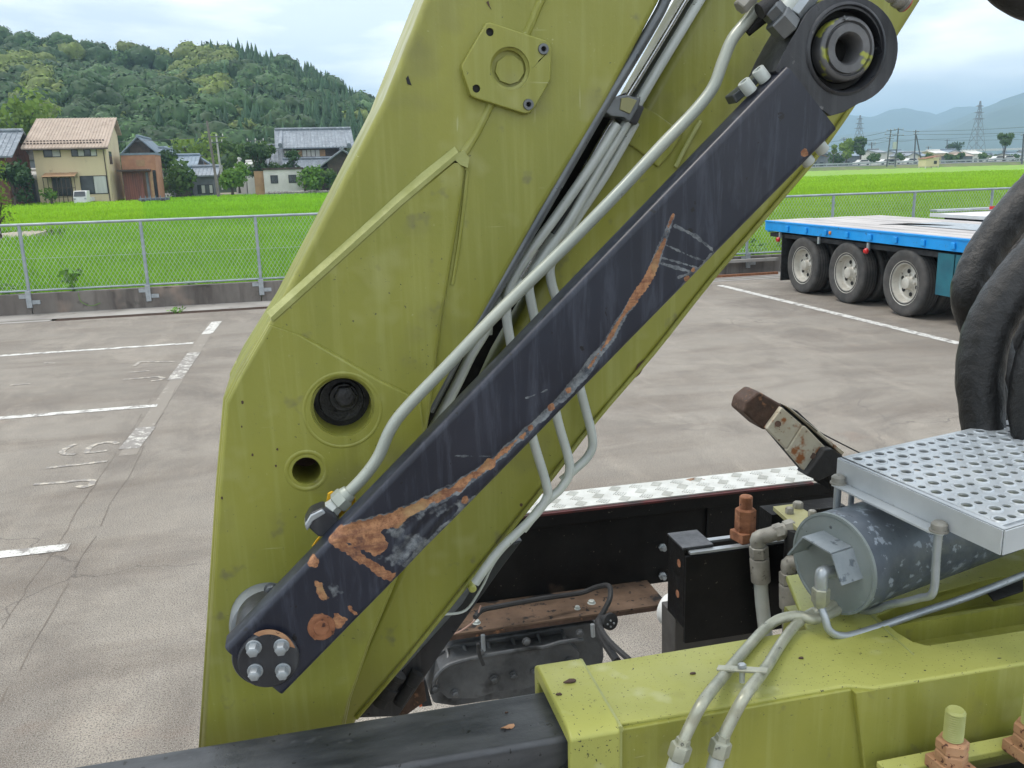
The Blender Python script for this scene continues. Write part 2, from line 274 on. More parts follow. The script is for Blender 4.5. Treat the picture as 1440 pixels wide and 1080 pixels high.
# ------------------------------------------------------------------ mesh builder
class MB:
    def __init__(s): s.v = []; s.f = []
    def add(s, vs_, fs):
        o = len(s.v); s.v.extend([tuple(map(float, p)) for p in vs_]); s.f.extend([tuple(i+o for i in f) for f in fs]); return s
    def box(s, c, size, rz=0, ax=None):
        hx, hy, hz_ = [q/2 for q in size]; X, Y, Z = (np.array(a, float) for a in (ax or ((math.cos(rz), math.sin(rz), 0), (-math.sin(rz), math.cos(rz), 0), (0, 0, 1))))
        c = np.array(c, float); P = [c+X*a*hx+Y*b*hy+Z*d*hz_ for a in (-1, 1) for b in (-1, 1) for d in (-1, 1)]
        return s.add(P, [(0, 1, 3, 2), (4, 6, 7, 5), (0, 4, 5, 1), (2, 3, 7, 6), (0, 2, 6, 4), (1, 5, 7, 3)])
    def span(s, a, b):
        a, b = np.minimum(a, b), np.maximum(a, b); return s.box((a+b)/2, b-a)
    def prism(s, pts, vec, holes=()):
        loops = [[Vector(map(float, p)) for p in pts]] + [[Vector(map(float, p)) for p in h] for h in holes]
        tris = tessellate_polygon(loops); flat = [p for l in loops for p in l]; n = len(flat); vec = Vector(map(float, vec))
        s_area = Vector((0, 0, 0)); L = loops[0]
        for i in range(len(L)): s_area += L[i].cross(L[(i+1) % len(L)])
        out = s_area.dot(vec) < 0                                      # outer loop already faces away from vec
        fs = []
        for t in tris:
            a, b, c = (flat[i] for i in t); nn = (b-a).cross(c-a)
            t = tuple(t)
            if nn.length < 1e-12: continue
            if nn.dot(vec) > 0: t = t[::-1]
            fs.append(t); fs.append(tuple(i+n for i in t[::-1]))
        k = 0
        for li, l in enumerate(loops):
            ar = Vector((0, 0, 0))
            for i in range(len(l)): ar += l[i].cross(l[(i+1) % len(l)])
            fl = (ar.dot(vec) < 0) ^ (li > 0)
            for i in range(len(l)):
                a, b = k+i, k+(i+1) % len(l)
                fs.append((a, a+n, b+n, b) if fl else (b, b+n, a+n, a))
            k += len(l)
        return s.add([tuple(p) for p in flat]+[tuple(p+vec) for p in flat], fs)
    def lathe(s, c, axis, prof, seg=24, caps=True):
        """prof = [(distance along the axis, radius)]"""
        a = np.array(axis, float); a /= np.linalg.norm(a); t = np.array([0, 0, 1.]) if abs(a[2]) < .9 else np.array([1., 0, 0])
        u = np.cross(t, a); u /= np.linalg.norm(u); w = np.cross(a, u); c = np.array(c, float); P = []; F = []
        for (h, r) in prof:
            for i in range(seg):
                q = 2*math.pi*i/seg; P.append(c+a*h+(u*math.cos(q)+w*math.sin(q))*r)
        for k in range(len(prof)-1):
            for i in range(seg):
                j = (i+1) % seg; F.append((k*seg+i, k*seg+j, (k+1)*seg+j, (k+1)*seg+i))
        if caps: F.append(tuple(range(seg))[::-1]); F.append(tuple((len(prof)-1)*seg+i for i in range(seg)))
        return s.add(P, F)
    def cyl(s, a, b, r0, r1=None, seg=16, caps=True):
        a, b = np.array(a, float), np.array(b, float); L = np.linalg.norm(b-a)
        return s.lathe(a, b-a, [(0, r0), (L, r0 if r1 is None else r1)], seg, caps)
    def tube(s, path, r, seg=12, smooth=6, radii=None):
        P = [np.array(p, float) for p in path]
        if smooth > 1 and len(P) > 2:
            Q = []
            for i in range(len(P)-1):
                p0, p1, p2, p3 = P[max(i-1, 0)], P[i], P[i+1], P[min(i+2, len(P)-1)]
                for k in range(smooth):
                    t = k/smooth; Q.append(.5*((2*p1)+(-p0+p2)*t+(2*p0-5*p1+4*p2-p3)*t*t+(-p0+3*p1-3*p2+p3)*t**3))
            Q.append(P[-1]); rr = np.interp(np.linspace(0, len(P)-1, len(Q)), range(len(P)), radii) if radii else [r]*len(Q); P = Q
        else: rr = radii or [r]*len(P)
        u = None; V = []; F = []
        for i, p in enumerate(P):
            t = P[min(i+1, len(P)-1)]-P[max(i-1, 0)]; t = t/(np.linalg.norm(t)+1e-12)
            if u is None: u = np.cross(t, [0, 0, 1.]) if abs(t[2]) < .95 else np.cross(t, [1., 0, 0])
            u = u-t*(u@t); u /= np.linalg.norm(u); w = np.cross(t, u)
            for k in range(seg): q = 2*math.pi*k/seg; V.append(p+(u*math.cos(q)+w*math.sin(q))*rr[i])
        for i in range(len(P)-1):
            for k in range(seg): j = (k+1) % seg; F.append((i*seg+k, i*seg+j, (i+1)*seg+j, (i+1)*seg+k))
        F.append(tuple(range(seg))[::-1]); F.append(tuple((len(P)-1)*seg+k for k in range(seg)))
        return s.add(V, F)
    def hexhead(s, c, axis, r, h, washer=True, dome=True):
        a = np.array(axis, float); a /= np.linalg.norm(a); c = np.array(c, float)
        if washer: s.lathe(c, a, [(0, r*1.28), (h*.14, r*1.28), (h*.17, r*1.22)], 20); c = c+a*h*.17
        s.lathe(c, a, [(0, r*.98), (h*.08, r), (h*.78, r), (h*.93, r*.86)] + ([(h, r*.6)] if dome else []), 6); return s
    def build(s, name, mat=None, parent=None, bevel=0, smooth=35, seg=2, local=False, outer=0):
        me = bpy.data.meshes.new(name)
        off = np.zeros(3)
        if parent is not None: off = np.array(parent.get('_w', (0, 0, 0)), float)
        else:
            A = np.array(s.v); off = np.array([(A[:, 0].min()+A[:, 0].max())/2, (A[:, 1].min()+A[:, 1].max())/2, A[:, 2].min()])
        V = np.array(s.v)-(0 if local else off)
        me.from_pydata(V.tolist(), [], s.f); me.update()
        if smooth:
            me.shade_smooth(); me.set_sharp_from_angle(angle=R(smooth))
        if mat is not None: me.materials.append(M[mat] if isinstance(mat, str) else mat)
        o = bpy.data.objects.new(name, me); COL.objects.link(o)
        if parent is not None: o.parent = parent; o['_w'] = tuple(off)
        else: o.location = off; o['_w'] = tuple(off)
        if bevel:
            b = o.modifiers.new('bevel', 'BEVEL'); b.width = bevel; b.segments = seg; b.limit_method = 'ANGLE'; b.angle_limit = R(40); b.harden_normals = True; b.use_clamp_overlap = not outer
            if outer:
                b.limit_method = 'WEIGHT'; bw = me.attributes.new('bevel_weight_edge', 'FLOAT', 'EDGE')
                for e in me.edges:
                    i_, j_ = sorted(e.vertices)
                    if j_ < outer and (j_-i_ == 1 or (i_ == 0 and j_ == outer-1)): bw.data[e.index].value = 1
        return o
def tag(o, label=None, cat=None, group=None, kind=None):
    for k, v in (('label', label), ('category', cat), ('group', group), ('kind', kind)):
        if v: o[k] = v
    return o
def thing(name, loc, label, cat, group=None):
    o = bpy.data.objects.new(name, None); COL.objects.link(o); o.location = tuple(map(float, loc)); o['_w'] = tuple(map(float, loc)); o.empty_display_size = .1
    return tag(o, label, cat, group)
def struct(o): o['kind'] = 'structure'; return o
def copy_tree(o, loc, label, parent=None):
    c = o.copy(); COL.objects.link(c)
    if parent is None: c.location = tuple(map(float, loc)); c['label'] = label; c['_w'] = tuple(map(float, loc))
    else: c.parent = parent
    for ch in [x for x in o.children]: copy_tree(ch, None, None, c)
    return c
def fast_mesh(name, V, F, mat, attr=None, nper=3):
    """numpy arrays -> one mesh object; F is (n, nper)"""
    me = bpy.data.meshes.new(name); nv, nf = len(V), len(F)
    me.vertices.add(nv); me.vertices.foreach_set('co', np.asarray(V, np.float32).ravel())
    me.loops.add(nf*nper); me.loops.foreach_set('vertex_index', np.asarray(F, np.int32).ravel())
    me.polygons.add(nf); me.polygons.foreach_set('loop_start', np.arange(0, nf*nper, nper, dtype=np.int32))
    me.update(calc_edges=True)
    if attr is not None:
        a = me.color_attributes.new('tint', 'FLOAT_COLOR', 'POINT'); c = np.ones((nv, 4), np.float32); c[:, :3] = attr; a.data.foreach_set('color', c.ravel())
    me.materials.append(M[mat]); o = bpy.data.objects.new(name, me); COL.objects.link(o); return o
def pY(pts, Y): return [onY(x, y, Y) for x, y in pts]
def circ(cx, cy, Y, rpx, n=32, sy=1.0):
    c = onY(cx, cy, Y); e = onY(cx+1, cy, Y); k = abs(e[0]-c[0]); return [c+np.array([math.cos(q)*rpx*k, 0, math.sin(q)*rpx*k*sy]) for q in [2*math.pi*i/n for i in range(n)]]
def mpp(Y, x=720, y=540): return abs(onY(x+1, y, Y)[0]-onY(x, y, Y)[0])
# ================================================================== CRANE BOOM (green)
YB = 1.50
N = np.array([0, -1.0, 0])     # towards the viewer
boom = thing('crane_boom', onY(400, 1060, YB)*[1, 1, 0]+[0, 0, 1.2], 'large olive green crane boom rising diagonally, with pin holes and a bolted cover plate', 'crane boom')
hole_b, hole_s = (482, 571, 41), (431, 662, 20)
col_px = [(757, -380), (612, -40), (540, 140), (455, 305), (385, 440), (330, 528), (313, 562), (302, 690), (277, 1075), (462, 1075), (482, 985), (515, 905), (552, 815), (592, 605), (672, 460), (760, 300), (850, 150), (950, -40), (1135, -380)]
o = MB().prism(pY(col_px, YB), (0, .28, 0), [circ(*hole_b[:2], YB, 41, 40), circ(*hole_s[:2], YB, 20, 28)]).build('boom_plate', 'green', boom, bevel=.012, seg=4, outer=len(col_px))
Yd = YB-.011
dbl = [(381, 449), (460, 377), (560, 286), (628, 228), (640, 218), (652, 222), (655, 238), (651, 275), (640, 345), (622, 455), (606, 580), (600, 612), (560, 815), (522, 905), (494, 985), (476, 1070), (281, 1070), (305, 690), (316, 565), (333, 530)]
MB().prism(pY(dbl, Yd), (0, .0108, 0), [circ(*hole_b[:2], Yd, 43.5, 40), circ(*hole_s[:2], Yd, 20.3, 28)]).build('reinforcing_plate', 'green', boom, bevel=.009, seg=2, outer=len(dbl))
Yl = Yd-.006
low = [(379, 458), (430, 474), (480, 503), (535, 535), (592, 562), (598, 615), (556, 815), (519, 905), (491, 985), (473, 1065), (284, 1065), (308, 690), (318, 568), (335, 533)]
MB().prism(pY(low, Yl), (0, .0058, 0), [circ(*hole_b[:2], Yl, 45.5, 40), circ(*hole_s[:2], Yl, 20.6, 28)]).build('lower_boss_plate', 'green', boom, bevel=.0055, seg=3, outer=len(low))
# weld along the ridge of the reinforcing plate
wp = [(381, 449), (400, 432), (460, 378), (510, 333), (560, 287), (600, 253), (645, 216)]
random.seed(3)
m = MB(); rw = random.Random(9); off_ = [(-9, -11)]*7
inn = [onY(x+3, y+3, Yd-.0012) for x, y in wp]; out_ = [onY(x-6+rw.uniform(-1, 1), y-10+rw.uniform(-1, 1), YB-.001) for x, y in wp]; mid_ = [onY(x-1+rw.uniform(-1, 1), y-2, Yd-.0022) for x, y in wp]
m.add(inn+mid_+out_+[p+[0, .012, 0] for p in inn], [(i, i+1, i+8, i+7) for i in range(6)]+[(i+7, i+8, i+15, i+14) for i in range(6)]+[(i+14, i+15, i+22, i+21) for i in range(6)]+[(6, 13, 20, 27), (0, 21, 14, 7)])
m.prism([onY(x, y, Yd-.001) for x, y in [(636, 222), (652, 211), (660, 222), (658, 236), (648, 232)]], (0, .012, 0))
m.build('ridge_chamfer', 'green_weld', boom, smooth=25)
MB().tube([onY(x, y, YB-.0005) for x, y in [(657, 240), (653, 280), (645, 345), (636, 400)]], .0035, 8, 6).build('weld_bead', 'green', boom)
MB().tube([onY(x, y, YB+.0015) for x, y in [(782, -35), (760, 2), (748, 30), (738, 52)]], .0072, 10, 6).build('weld_bead', 'green', boom)
MB().tube([onY(x, y, YB+.0015) for x, y in [(692, 142), (672, 184), (652, 216)]], .0068, 10, 6, radii=[.0075, .0065, .008]).build('weld_bead', 'green', boom)
# large pin hole: raised rim, greasy pin set back inside
k = mpp(YB)
m = MB()
c = onY(482, 577, Yl)
m.lathe(c, N, [(-.002, 53*k), (.0004, 51.5*k), (.0010, 49.5*k), (.0006, 48*k), (-.001, 46*k), (-.004, 43*k), (-.01, 41.5*k)], 48, False)
m.build('hole_rim', 'green', boom, smooth=60)
c = onY(482, 571, YB)
pin = MB().lathe(c+[0, .055, 0], N, [(0, 41*k), (.004, 40*k), (.006, 30*k), (.012, 29*k), (.012, 0.001)], 40).build('pin', 'pin', boom)
MB().cyl(c+[0.004, .045, .008], c+[0.004, .025, .008], 19*k, seg=28).build('washer', 'pin', pin, bevel=.002)
MB().hexhead(c+[0.006, .026, .012], N, 15*k, .018, False).build('bolt_head', 'pin', pin)
MB().cyl(c+[-.012, .0425, -.018], c+[-.012, .041, -.018], .0025, seg=12).build('grease_hole', 'void', pin)
c = onY(431, 662, Yl)
MB().lathe(c, N, [(-.003, 31*k), (.0008, 28*k), (.0012, 26*k), (.0008, 23*k), (-.004, 20.4*k)], 40, False).build('hole_rim', 'green', boom, smooth=60)
MB().lathe(onY(431, 662, YB)+[0, .10, 0], N, [(0, 24*k), (.002, 23*k)], 24).build('tube_end', 'rust_dark', boom)
MB().prism(pY([(322, 528), (330, 512), (345, 505), (352, 530), (330, 545)], YB+.2), (0, .03, 0)).build('rear_lug', 'green', boom, bevel=.004)
# cover plate
Yc = YB-.013
cvp = [(684, 32), (690, 31.5), (766, 56), (774, 61), (776, 68), (775, 112), (752, 152), (746, 159), (738, 160), (668, 138), (661, 134), (649, 96), (650, 90)]
cc = (717, 96)
holes = [(689, 45, 5.5), (764, 69, 7.5), (670, 124.5, 5.5), (743, 147, 7.5)]
cov = MB().prism(pY(cvp, Yc), (0, .0128, 0), [circ(*cc, Yc, 28, 40)]+[circ(a, b, Yc, r, 16) for a, b, r in holes]).build('cover_plate', 'green', boom, bevel=.0026, seg=3, outer=len(cvp))
oc = [onY(cc[0]+21*math.cos(q), cc[1]+2+21*math.sin(q), Yc+.009) for q in [math.pi*2*(i+.3)/9 for i in range(9)]]
MB().lathe(onY(*cc, Yc), N, [(-.0035, 28.2*k), (-.004, 26.5*k), (-.0075, 22*k)], 40, False).build('dish_edge', 'green', cov, smooth=20)
MB().prism(oc, (0, .003, 0)).build('dish_floor', 'green', cov, bevel=.001)
for a, b, r in holes:
    c = onY(a, b, Yc)
    if r > 6:
        MB().lathe(c, N, [(-.006, .0035), (.001, .0035), (.003, .0045), (.003, .0085), (-.004, .009)], 20, False).build('rubber_plug', 'dark_tube', cov)
        MB().cyl(c+[0, .004, 0], c+[0, .006, 0], .0055, seg=16).build('bolt_hole', 'void', cov)
    else: MB().cyl(c+[0, .004, 0], c+[0, .006, 0], .0072, seg=16).build('bolt_hole', 'void', cov)
# right-hand member, set further back
YR = 1.585
rgt = [(1200, -380), (1010, -40), (905, 145), (838, 252), (793, 335), (705, 500), (600, 700), (520, 900), (440, 1075), (470, 1075), (508, 1008), (590, 910), (702, 770), (770, 685), (842, 592), (925, 495), (1004, 395), (1090, 295), (1165, 205), (1262, 60), (1325, -40), (1540, -380)]
rm = MB().prism(pY(rgt, YR), (0, .19, 0)).build('boom_rear_section', 'green', boom, bevel=.022, seg=6)
# lower edge lip of the rear section
lip = [(504, 1012), (588, 913), (700, 773), (768, 688), (840, 594), (923, 497), (1002, 397), (1088, 297), (1163, 207), (1258, 66)]
MB().tube([onY(x-3, y-2, YR-.001) for x, y in lip], .0045, 8, 4).build('edge_weld', 'green', boom)
MB().prism(pY([(897, 147), (925, 160), (962, 187), (945, 215), (926, 236), (898, 212), (868, 192)], YR-.006), (0, .02, 0)).build('wear_band', 'green', boom, bevel=.004)
MB().tube([onY(x, y, YR-.003) for x, y in [(985, 170), (965, 205), (950, 235)]], .004, 8, 5).build('weld_bead', 'green_weld', boom)
MB().tube([onY(x, y, YR-.003) for x, y in [(462, 1060), (480, 985), (512, 900), (546, 828)]], .005, 8, 5).build('weld_bead', 'green', boom)
MB().prism(pY([(893, 524), (897, 512), (908, 505), (915, 500), (912, 509), (905, 517), (900, 526), (894, 531)], YR-.0012), (0, .001, 0)).build('paint_chip', 'rust_dark', boom)
MB().prism(pY([(571, 110), (574, 106), (577, 115), (579, 120), (573, 118)], YB-.0012), (0, .001, 0)).build('paint_chip', 'under', boom)
MB().prism(pY([(684, 3), (687, 1), (689, 9), (691, 13), (687, 8)], YB-.0012), (0, .001, 0)).build('paint_chip', 'rust_dark', boom)
MB().lathe(onY(662, 822, YR), N, [(-.01, 6*k), (.02, 6*k), (.022, 4*k)], 16).build('grease_nipple', 'green_lit', boom)
for a, b, r in [(341, 566, 2.2), (355, 640, 1.6), (390, 632, 1.6), (388, 655, 1.4), (312, 700, 1.8), (598, 505, 1.5), (733, 710, 2), (340, 600, 1.2), (500, 800, 1.3)]:
    MB().prism([onY(a+r*math.cos(q)*random.uniform(.6, 1.2), b+r*1.4*math.sin(q)*random.uniform(.6, 1.2), (Yl if a < 592 else YR)-.0008) for q in [i*math.pi/4 for i in range(8)]], (0, .0006, 0)).build('paint_chip', 'rust_dark', boom)

# ================================================================== HYDRAULIC TUBES in the slot
tubes = thing('tube_bundle', onY(700, 600, 1.53), 'bundle of grey steel hydraulic tubes running down the slot of the green boom', 'hydraulic tubes')
def T(name, pts, Y, r, mat, par, **kw):
    P = [onY(p[0], p[1], p[2] if len(p) > 2 else Y) for p in pts]
    return MB().tube(P, r, 14, 8, **kw).build(name, mat, par, smooth=80)
T('edge_tube', [(1150, -380), (960, -45), (926, 20), (888, 85), (841, 162), (792, 247), (737, 342), (682, 437), (648, 492), (603, 577)], 1.512, .0095, 'dark_tube', tubes)
T('rod', [(1165, -380), (985, -40), (955, 15), (905, 98), (868, 158), (800, 275), (735, 385), (700, 440)], 1.56, .004, 'chrome', tubes)
T('rod', [(1180, -380), (1000, -40), (968, 15), (915, 103), (880, 160), (815, 270), (765, 350)], 1.60, .010, 'dark_tube', tubes)
T('tube', [(1200, -380), (1010, -45), (972, 20), (925, 98), (884, 168), (838, 245), (800, 312), (762, 365), (745, 395), (748, 430), (770, 520), (784, 590), (801, 655), (790, 685), (765, 708), (735, 745)], 1.54, .0088, 'galv_dull', tubes)
T('tube', [(868, 175), (830, 235), (785, 300), (745, 355), (718, 400), (712, 440), (722, 500), (748, 612), (768, 680), (768, 702), (745, 732), (700, 776), (668, 820)], 1.53, .0088, 'galv_dull', tubes)
T('tube', [(893, 172), (855, 240), (812, 305), (778, 362), (775, 395), (792, 450), (818, 555), (833, 615), (828, 640), (806, 662), (790, 676)], 1.555, .0088, 'galv_dull', tubes)
T('tube', [(735, 395), (700, 430), (680, 470), (662, 500), (640, 545), (600, 620)], 1.54, .0095, 'galv_dull', tubes)
T('tube', [(778, 330), (750, 372), (715, 412), (690, 440), (685, 470)], 1.57, .0095, 'galv_dull', tubes)
T('hose', [(690, 420), (655, 480), (632, 535), (608, 590)], 1.60, .02, 'rubber', tubes)
m = MB()
cl = [(848, 156), (862, 138), (880, 133), (902, 139), (898, 152), (886, 172), (876, 165), (858, 163)]
m.prism(pY(cl, 1.515), (0, .045, 0)); m.build('tube_clamp', 'dark_tube', tubes, bevel=.003)
MB().prism(pY([(874, 138), (884, 137), (896, 141), (886, 160), (872, 154)], 1.512), (0, .004, 0)).build('clamp_plate', 'plate_yellow', tubes, bevel=.001)
MB().prism(pY([(895, 145), (907, 150), (896, 176), (884, 173)], 1.53), (0, .03, 0)).build('clamp_end', 'black', tubes, bevel=.003)

# ================================================================== FRONT TUBE with fittings
ft = thing('cylinder_feed_tube', onY(487, 695, 1.38), 'long pale steel tube crossing the boom, nut and elbow at its lower end', 'hydraulic tube')
T('tube', [(1066, 8), (1052, 28), (1030, 55), (1016, 88), (1003, 122), (978, 155), (930, 205), (870, 270), (800, 342), (700, 440), (630, 513), (572, 573), (549, 604), (532, 642), (512, 670), (486, 697)], 1.365, .0096, 'cream_tube', ft)
a, b = onY(489, 694, 1.365), onY(466, 716, 1.365); d = (b-a)/np.linalg.norm(b-a)
MB().lathe(a-d*.004, d, [(0, .0125), (.008, .0145), (.01, .0145), (.012, .0145)], 20).lathe(a+d*.006, d, [(0, .0165), (.002, .018), (.016, .018), (.018, .016)], 6).build('tube_nut', 'cream_tube', ft)
MB().lathe(a+d*.024, d, [(0, .013), (.006, .0135), (.012, .015), (.016, .015)], 6).build('union', 'galv_dull', ft)
MB().prism(pY([(428, 737), (436, 722), (455, 714), (470, 722), (480, 738), (466, 753), (448, 756)], 1.345), (0, .035, 0)).build('elbow_block', 'black', ft, bevel=.004)
MB().prism(pY([(428, 739), (437, 724), (454, 716), (459, 722), (441, 733), (432, 748)], 1.343), (0, .034, 0)).build('elbow_cap', 'galv', ft, bevel=.003)
for pts in ([(458, 712), (461, 694), (467, 691), (474, 695), (470, 702), (466, 703), (465, 714)], [(486, 703), (500, 700), (500, 706), (478, 728), (474, 722)], [(446, 758), (452, 752), (446, 765), (438, 769)]):
    MB().prism(pY(pts, 1.385), (0, .004, 0)).build('yellow_tag', 'yellow', ft, bevel=.001)

# ================================================================== LINK ARM (navy black)
YL = 1.30
Q = [onY(316, 913, YL), onY(398, 978, YL), onY(1108, 93, YL), onY(1178, 183, YL)]      # low-left, low-right, high-left, high-right
link = thing('link_arm', (Q[0]+Q[1])/2+[0, .05, 0], 'long navy-black link arm in front of the boom, gouged and rusty along one edge', 'link arm')
WD = np.linalg.norm(Q[1]-Q[0]); TH = .05; RC = .009
prof = []
nf = 64
for i in range(nf+1): prof.append((RC/WD+(1-2*RC/WD)*i/nf, 0))
for i in range(1, 6): q = math.pi/2*i/5; prof.append((1-(RC-RC*math.sin(q))/WD, RC-RC*math.cos(q)))
prof += [(1, TH*.5), (1, TH-RC)]
for i in range(1, 6): q = math.pi/2*i/5; prof.append((1-(RC-RC*math.cos(q))/WD, TH-RC+RC*math.sin(q)))
prof += [(.66, TH), (.33, TH)]
for i in range(0, 6): q = math.pi/2*i/5; prof.append(((RC-RC*math.sin(q))/WD, TH-RC+RC*math.cos(q)))
prof += [(0, TH*.5)]
for i in range(0, 5): q = math.pi/2*i/5; prof.append(((RC-RC*math.cos(q))/WD, RC-RC*math.sin(q)))
ns = 440; npf = len(prof)
S = np.linspace(0, 1, ns+1)
Lw = Q[0][None]*(1-S[:, None])+Q[2][None]*S[:, None]; Rw = Q[1][None]*(1-S[:, None])+Q[3][None]*S[:, None]
V = np.zeros((ns+1, npf, 3))
for j, (v, dp) in enumerate(prof): V[:, j] = Lw*(1-v)+Rw*v+np.array([0, dp, 0])
flat = V.reshape(-1, 3); D = flat-CAM; zz = D@FW; PX = 720+FPX*(D@RT)/zz; PYY = 540-FPX*(D@UP)/zz
def dpoly(pl, X, Y, close=False):
    pl = np.array(pl, float); best = np.full(X.shape, 1e9); along = np.zeros(X.shape); n = len(pl)
    for i in range(n if close else n-1):
        a, b = pl[i], pl[(i+1) % n]; ab = b-a; t = np.clip(((X-a[0])*ab[0]+(Y-a[1])*ab[1])/(ab@ab+1e-9), 0, 1)
        dd = np.hypot(X-a[0]-ab[0]*t, Y-a[1]-ab[1]*t); k_ = dd < best; best[k_] = dd[k_]; along[k_] = i+t[k_]
    return best, along
def inside(pl, X, Y):
    r = np.zeros(X.shape, bool); n = len(pl)
    for i in range(n):
        (x1, y1), (x2, y2) = pl[i], pl[(i+1) % n]
        c_ = ((y1 > Y) != (y2 > Y)) & (X < (x2-x1)*(Y-y1)/(y2-y1+1e-9)+x1); r ^= c_
    return r
def sdf(pl): d, _ = dpoly(pl, PX, PYY, True); return np.where(inside(pl, PX, PYY), -d, d)
sm = lambda d, w: np.clip(.5-d/(2*w), 0, 1)
wob = np.sin(PX*.21)*1.4+np.sin(PX*.53+PYY*.31)*1.0+np.sin(PYY*.9-PX*.4)*.6
rust = np.zeros(len(PX)); scuff = np.zeros(len(PX))
ridge = [(946, 304), (925, 362), (903, 405), (880, 437), (862, 470), (832, 512), (802, 548), (778, 572), (745, 604), (690, 652), (640, 688), (590, 712), (545, 730), (480, 748)]
dr, al = dpoly(ridge, PX, PYY)
wr = np.interp(al, [0, 1, 2, 3, 4, 5, 6, 7, 8, 9, 10, 11, 12, 13], [1.5, 4.5, 6.5, 4, 2, .5, 0, 0, 0, 4, 6, 6, 7, 8])
ws = np.interp(al, [0, 1, 3, 4, 5, 6, 7, 8, 9, 10, 11, 12, 13], [2.5, 6, 6, 6, 7, 6, 5, 5, 6, 9, 9, 9, 10])
rust = np.maximum(rust, np.where(wr > .4, sm(dr+wob-wr, 2.5), 0)); scuff = np.maximum(scuff, sm(dr+wob*.6-ws, 2.5)*.95)
for pl in ([(452, 754), (472, 738), (536, 736), (596, 712), (560, 742), (534, 746), (546, 762), (545, 772), (528, 782), (505, 772), (488, 763), (530, 793), (556, 806), (549, 820), (530, 808), (485, 778)],
           [(432, 792), (440, 781), (448, 786), (446, 797), (436, 797)], [(443, 818), (452, 818), (462, 840), (458, 848), (448, 842)], [(484, 850), (492, 852), (502, 864), (494, 862)],
           [(470, 862), (480, 866), (492, 870), (480, 884), (470, 882)]):
    rust = np.maximum(rust, sm(sdf(pl)+wob*.8, 3))
for pl in ([(536, 742), (600, 716), (652, 700), (676, 688), (650, 716), (604, 728), (572, 742), (602, 752), (628, 738), (636, 742), (600, 772), (576, 796), (548, 800), (530, 785), (548, 775), (548, 760)],
           [(448, 818), (500, 832), (506, 836), (474, 838), (496, 858), (470, 842)], [(440, 782), (452, 778), (450, 790)], [(560, 806), (575, 792), (574, 800), (556, 820)]):
    scuff = np.maximum(scuff, sm(sdf(pl)+wob*2.2, 9)*.60)
for pl, w_ in (([(932, 371), (950, 376), (968, 381)], 2.2), ([(950, 318), (980, 333), (1000, 350)], 2.5), ([(930, 362), (965, 372), (985, 378)], 1.5), ([(955, 390), (968, 385), (985, 378), (1000, 357)], 2), ([(938, 345), (975, 362), (998, 368)], 1.6), ([(535, 725), (600, 770)], 1.0), ([(648, 760), (662, 740), (690, 700), (705, 680)], 2.5), ([(740, 560), (770, 548)], 1.2), ([(633, 641), (710, 642)], .8), ([(570, 795), (640, 728), (668, 700)], 4)):
    d, _ = dpoly(pl, PX, PYY); scuff = np.maximum(scuff, sm(d+wob*.35-w_, 1.3)*.85)
for x, y, r in ((776, 573, 5), (800, 549, 3.5), (747, 602, 4), (734, 615, 3), (690, 653, 8), (966, 392, 5), (975, 380, 3), (1132, 215, 5), (655, 703, 5)): rust = np.maximum(rust, sm(np.hypot(PX-x, PYY-y)+wob*.6-r, 2))
de, _ = dpoly([(945, 418), (968, 392), (1003, 356)], PX, PYY); scuff = np.maximum(scuff, sm(de+wob-2, 3)*.7)
front = (flat[:, 1] < YL+.012)
rb, _ = dpoly([(452, 882), (452.1, 882)], PX, PYY)
rust = np.maximum(rust, sm(np.abs(rb-14)+wob*.6-5, 3)*.9)
dent = .0028*np.exp(-(dr/7)**2)*np.clip(al-3, 0, 1)+.0035*sm(sdf([(560, 740), (640, 712), (680, 695), (600, 775), (560, 800)]), 8)*(np.sin(PX*.25+PYY*.2)*.5+.5)
V = V.reshape(-1, 3); V[:, 1] += np.where(front, dent, 0)
rust *= front; scuff *= front
F = []
for i in range(ns):
    for j in range(npf): j2 = (j+1) % npf; F.append((i*npf+j, i*npf+j2, (i+1)*npf+j2, (i+1)*npf+j))
F.append(tuple(range(npf))[::-1]); F.append(tuple(ns*npf+j for j in range(npf)))
mb = MB(); mb.v = [tuple(p) for p in V]; mb.f = F
o = mb.build('arm_body', 'link', link, smooth=45)
for nme, arr in (('rust', rust), ('scuff', scuff)):
    at = o.data.attributes.new(nme, 'FLOAT', 'POINT'); at.data.foreach_set('value', arr.astype(np.float32))
k13 = mpp(1.3)
c = onY(378, 925, YL)
MB().lathe(c+[-.004, .02, 0], N, [(-.11, 46*k13), (.012, 46*k13), (.015, 44.5*k13)], 48).build('pin_sleeve', 'black', link)
fl = MB().lathe(c, N, [(-.005, 41*k13), (.0075, 41*k13), (.0095, 39*k13), (.0095, 0.002)], 48).build('pin_flange', 'black', link, smooth=40)
m = MB()
for i in range(26):                                      # worn crescent on the flange rim
    pass
MB().prism([onY(378+r*math.cos(q), 925+r*math.sin(q), YL-.0098) for r, qs in ((39.5, np.linspace(-2.15, -.35, 16)), (33, np.linspace(-.5, -2.0, 16))) for q in qs], (0, .0006, 0)).build('bare_metal_crescent', 'rust_pale', fl)
for x, y in ((357, 910), (396, 908), (359, 943), (398, 942)):
    MB().hexhead(onY(x, y, YL-.0095), N+[-.08, 0, 0], .0095, .016).build('hex_bolt', 'galv', fl)
MB().lathe(onY(452, 882, YL), N, [(-.002, .022), (.002, .021), (.003, .018), (.0022, .015), (.0022, .0125), (.0045, .011), (.0045, .002)], 36).build('plug', 'rust', link)
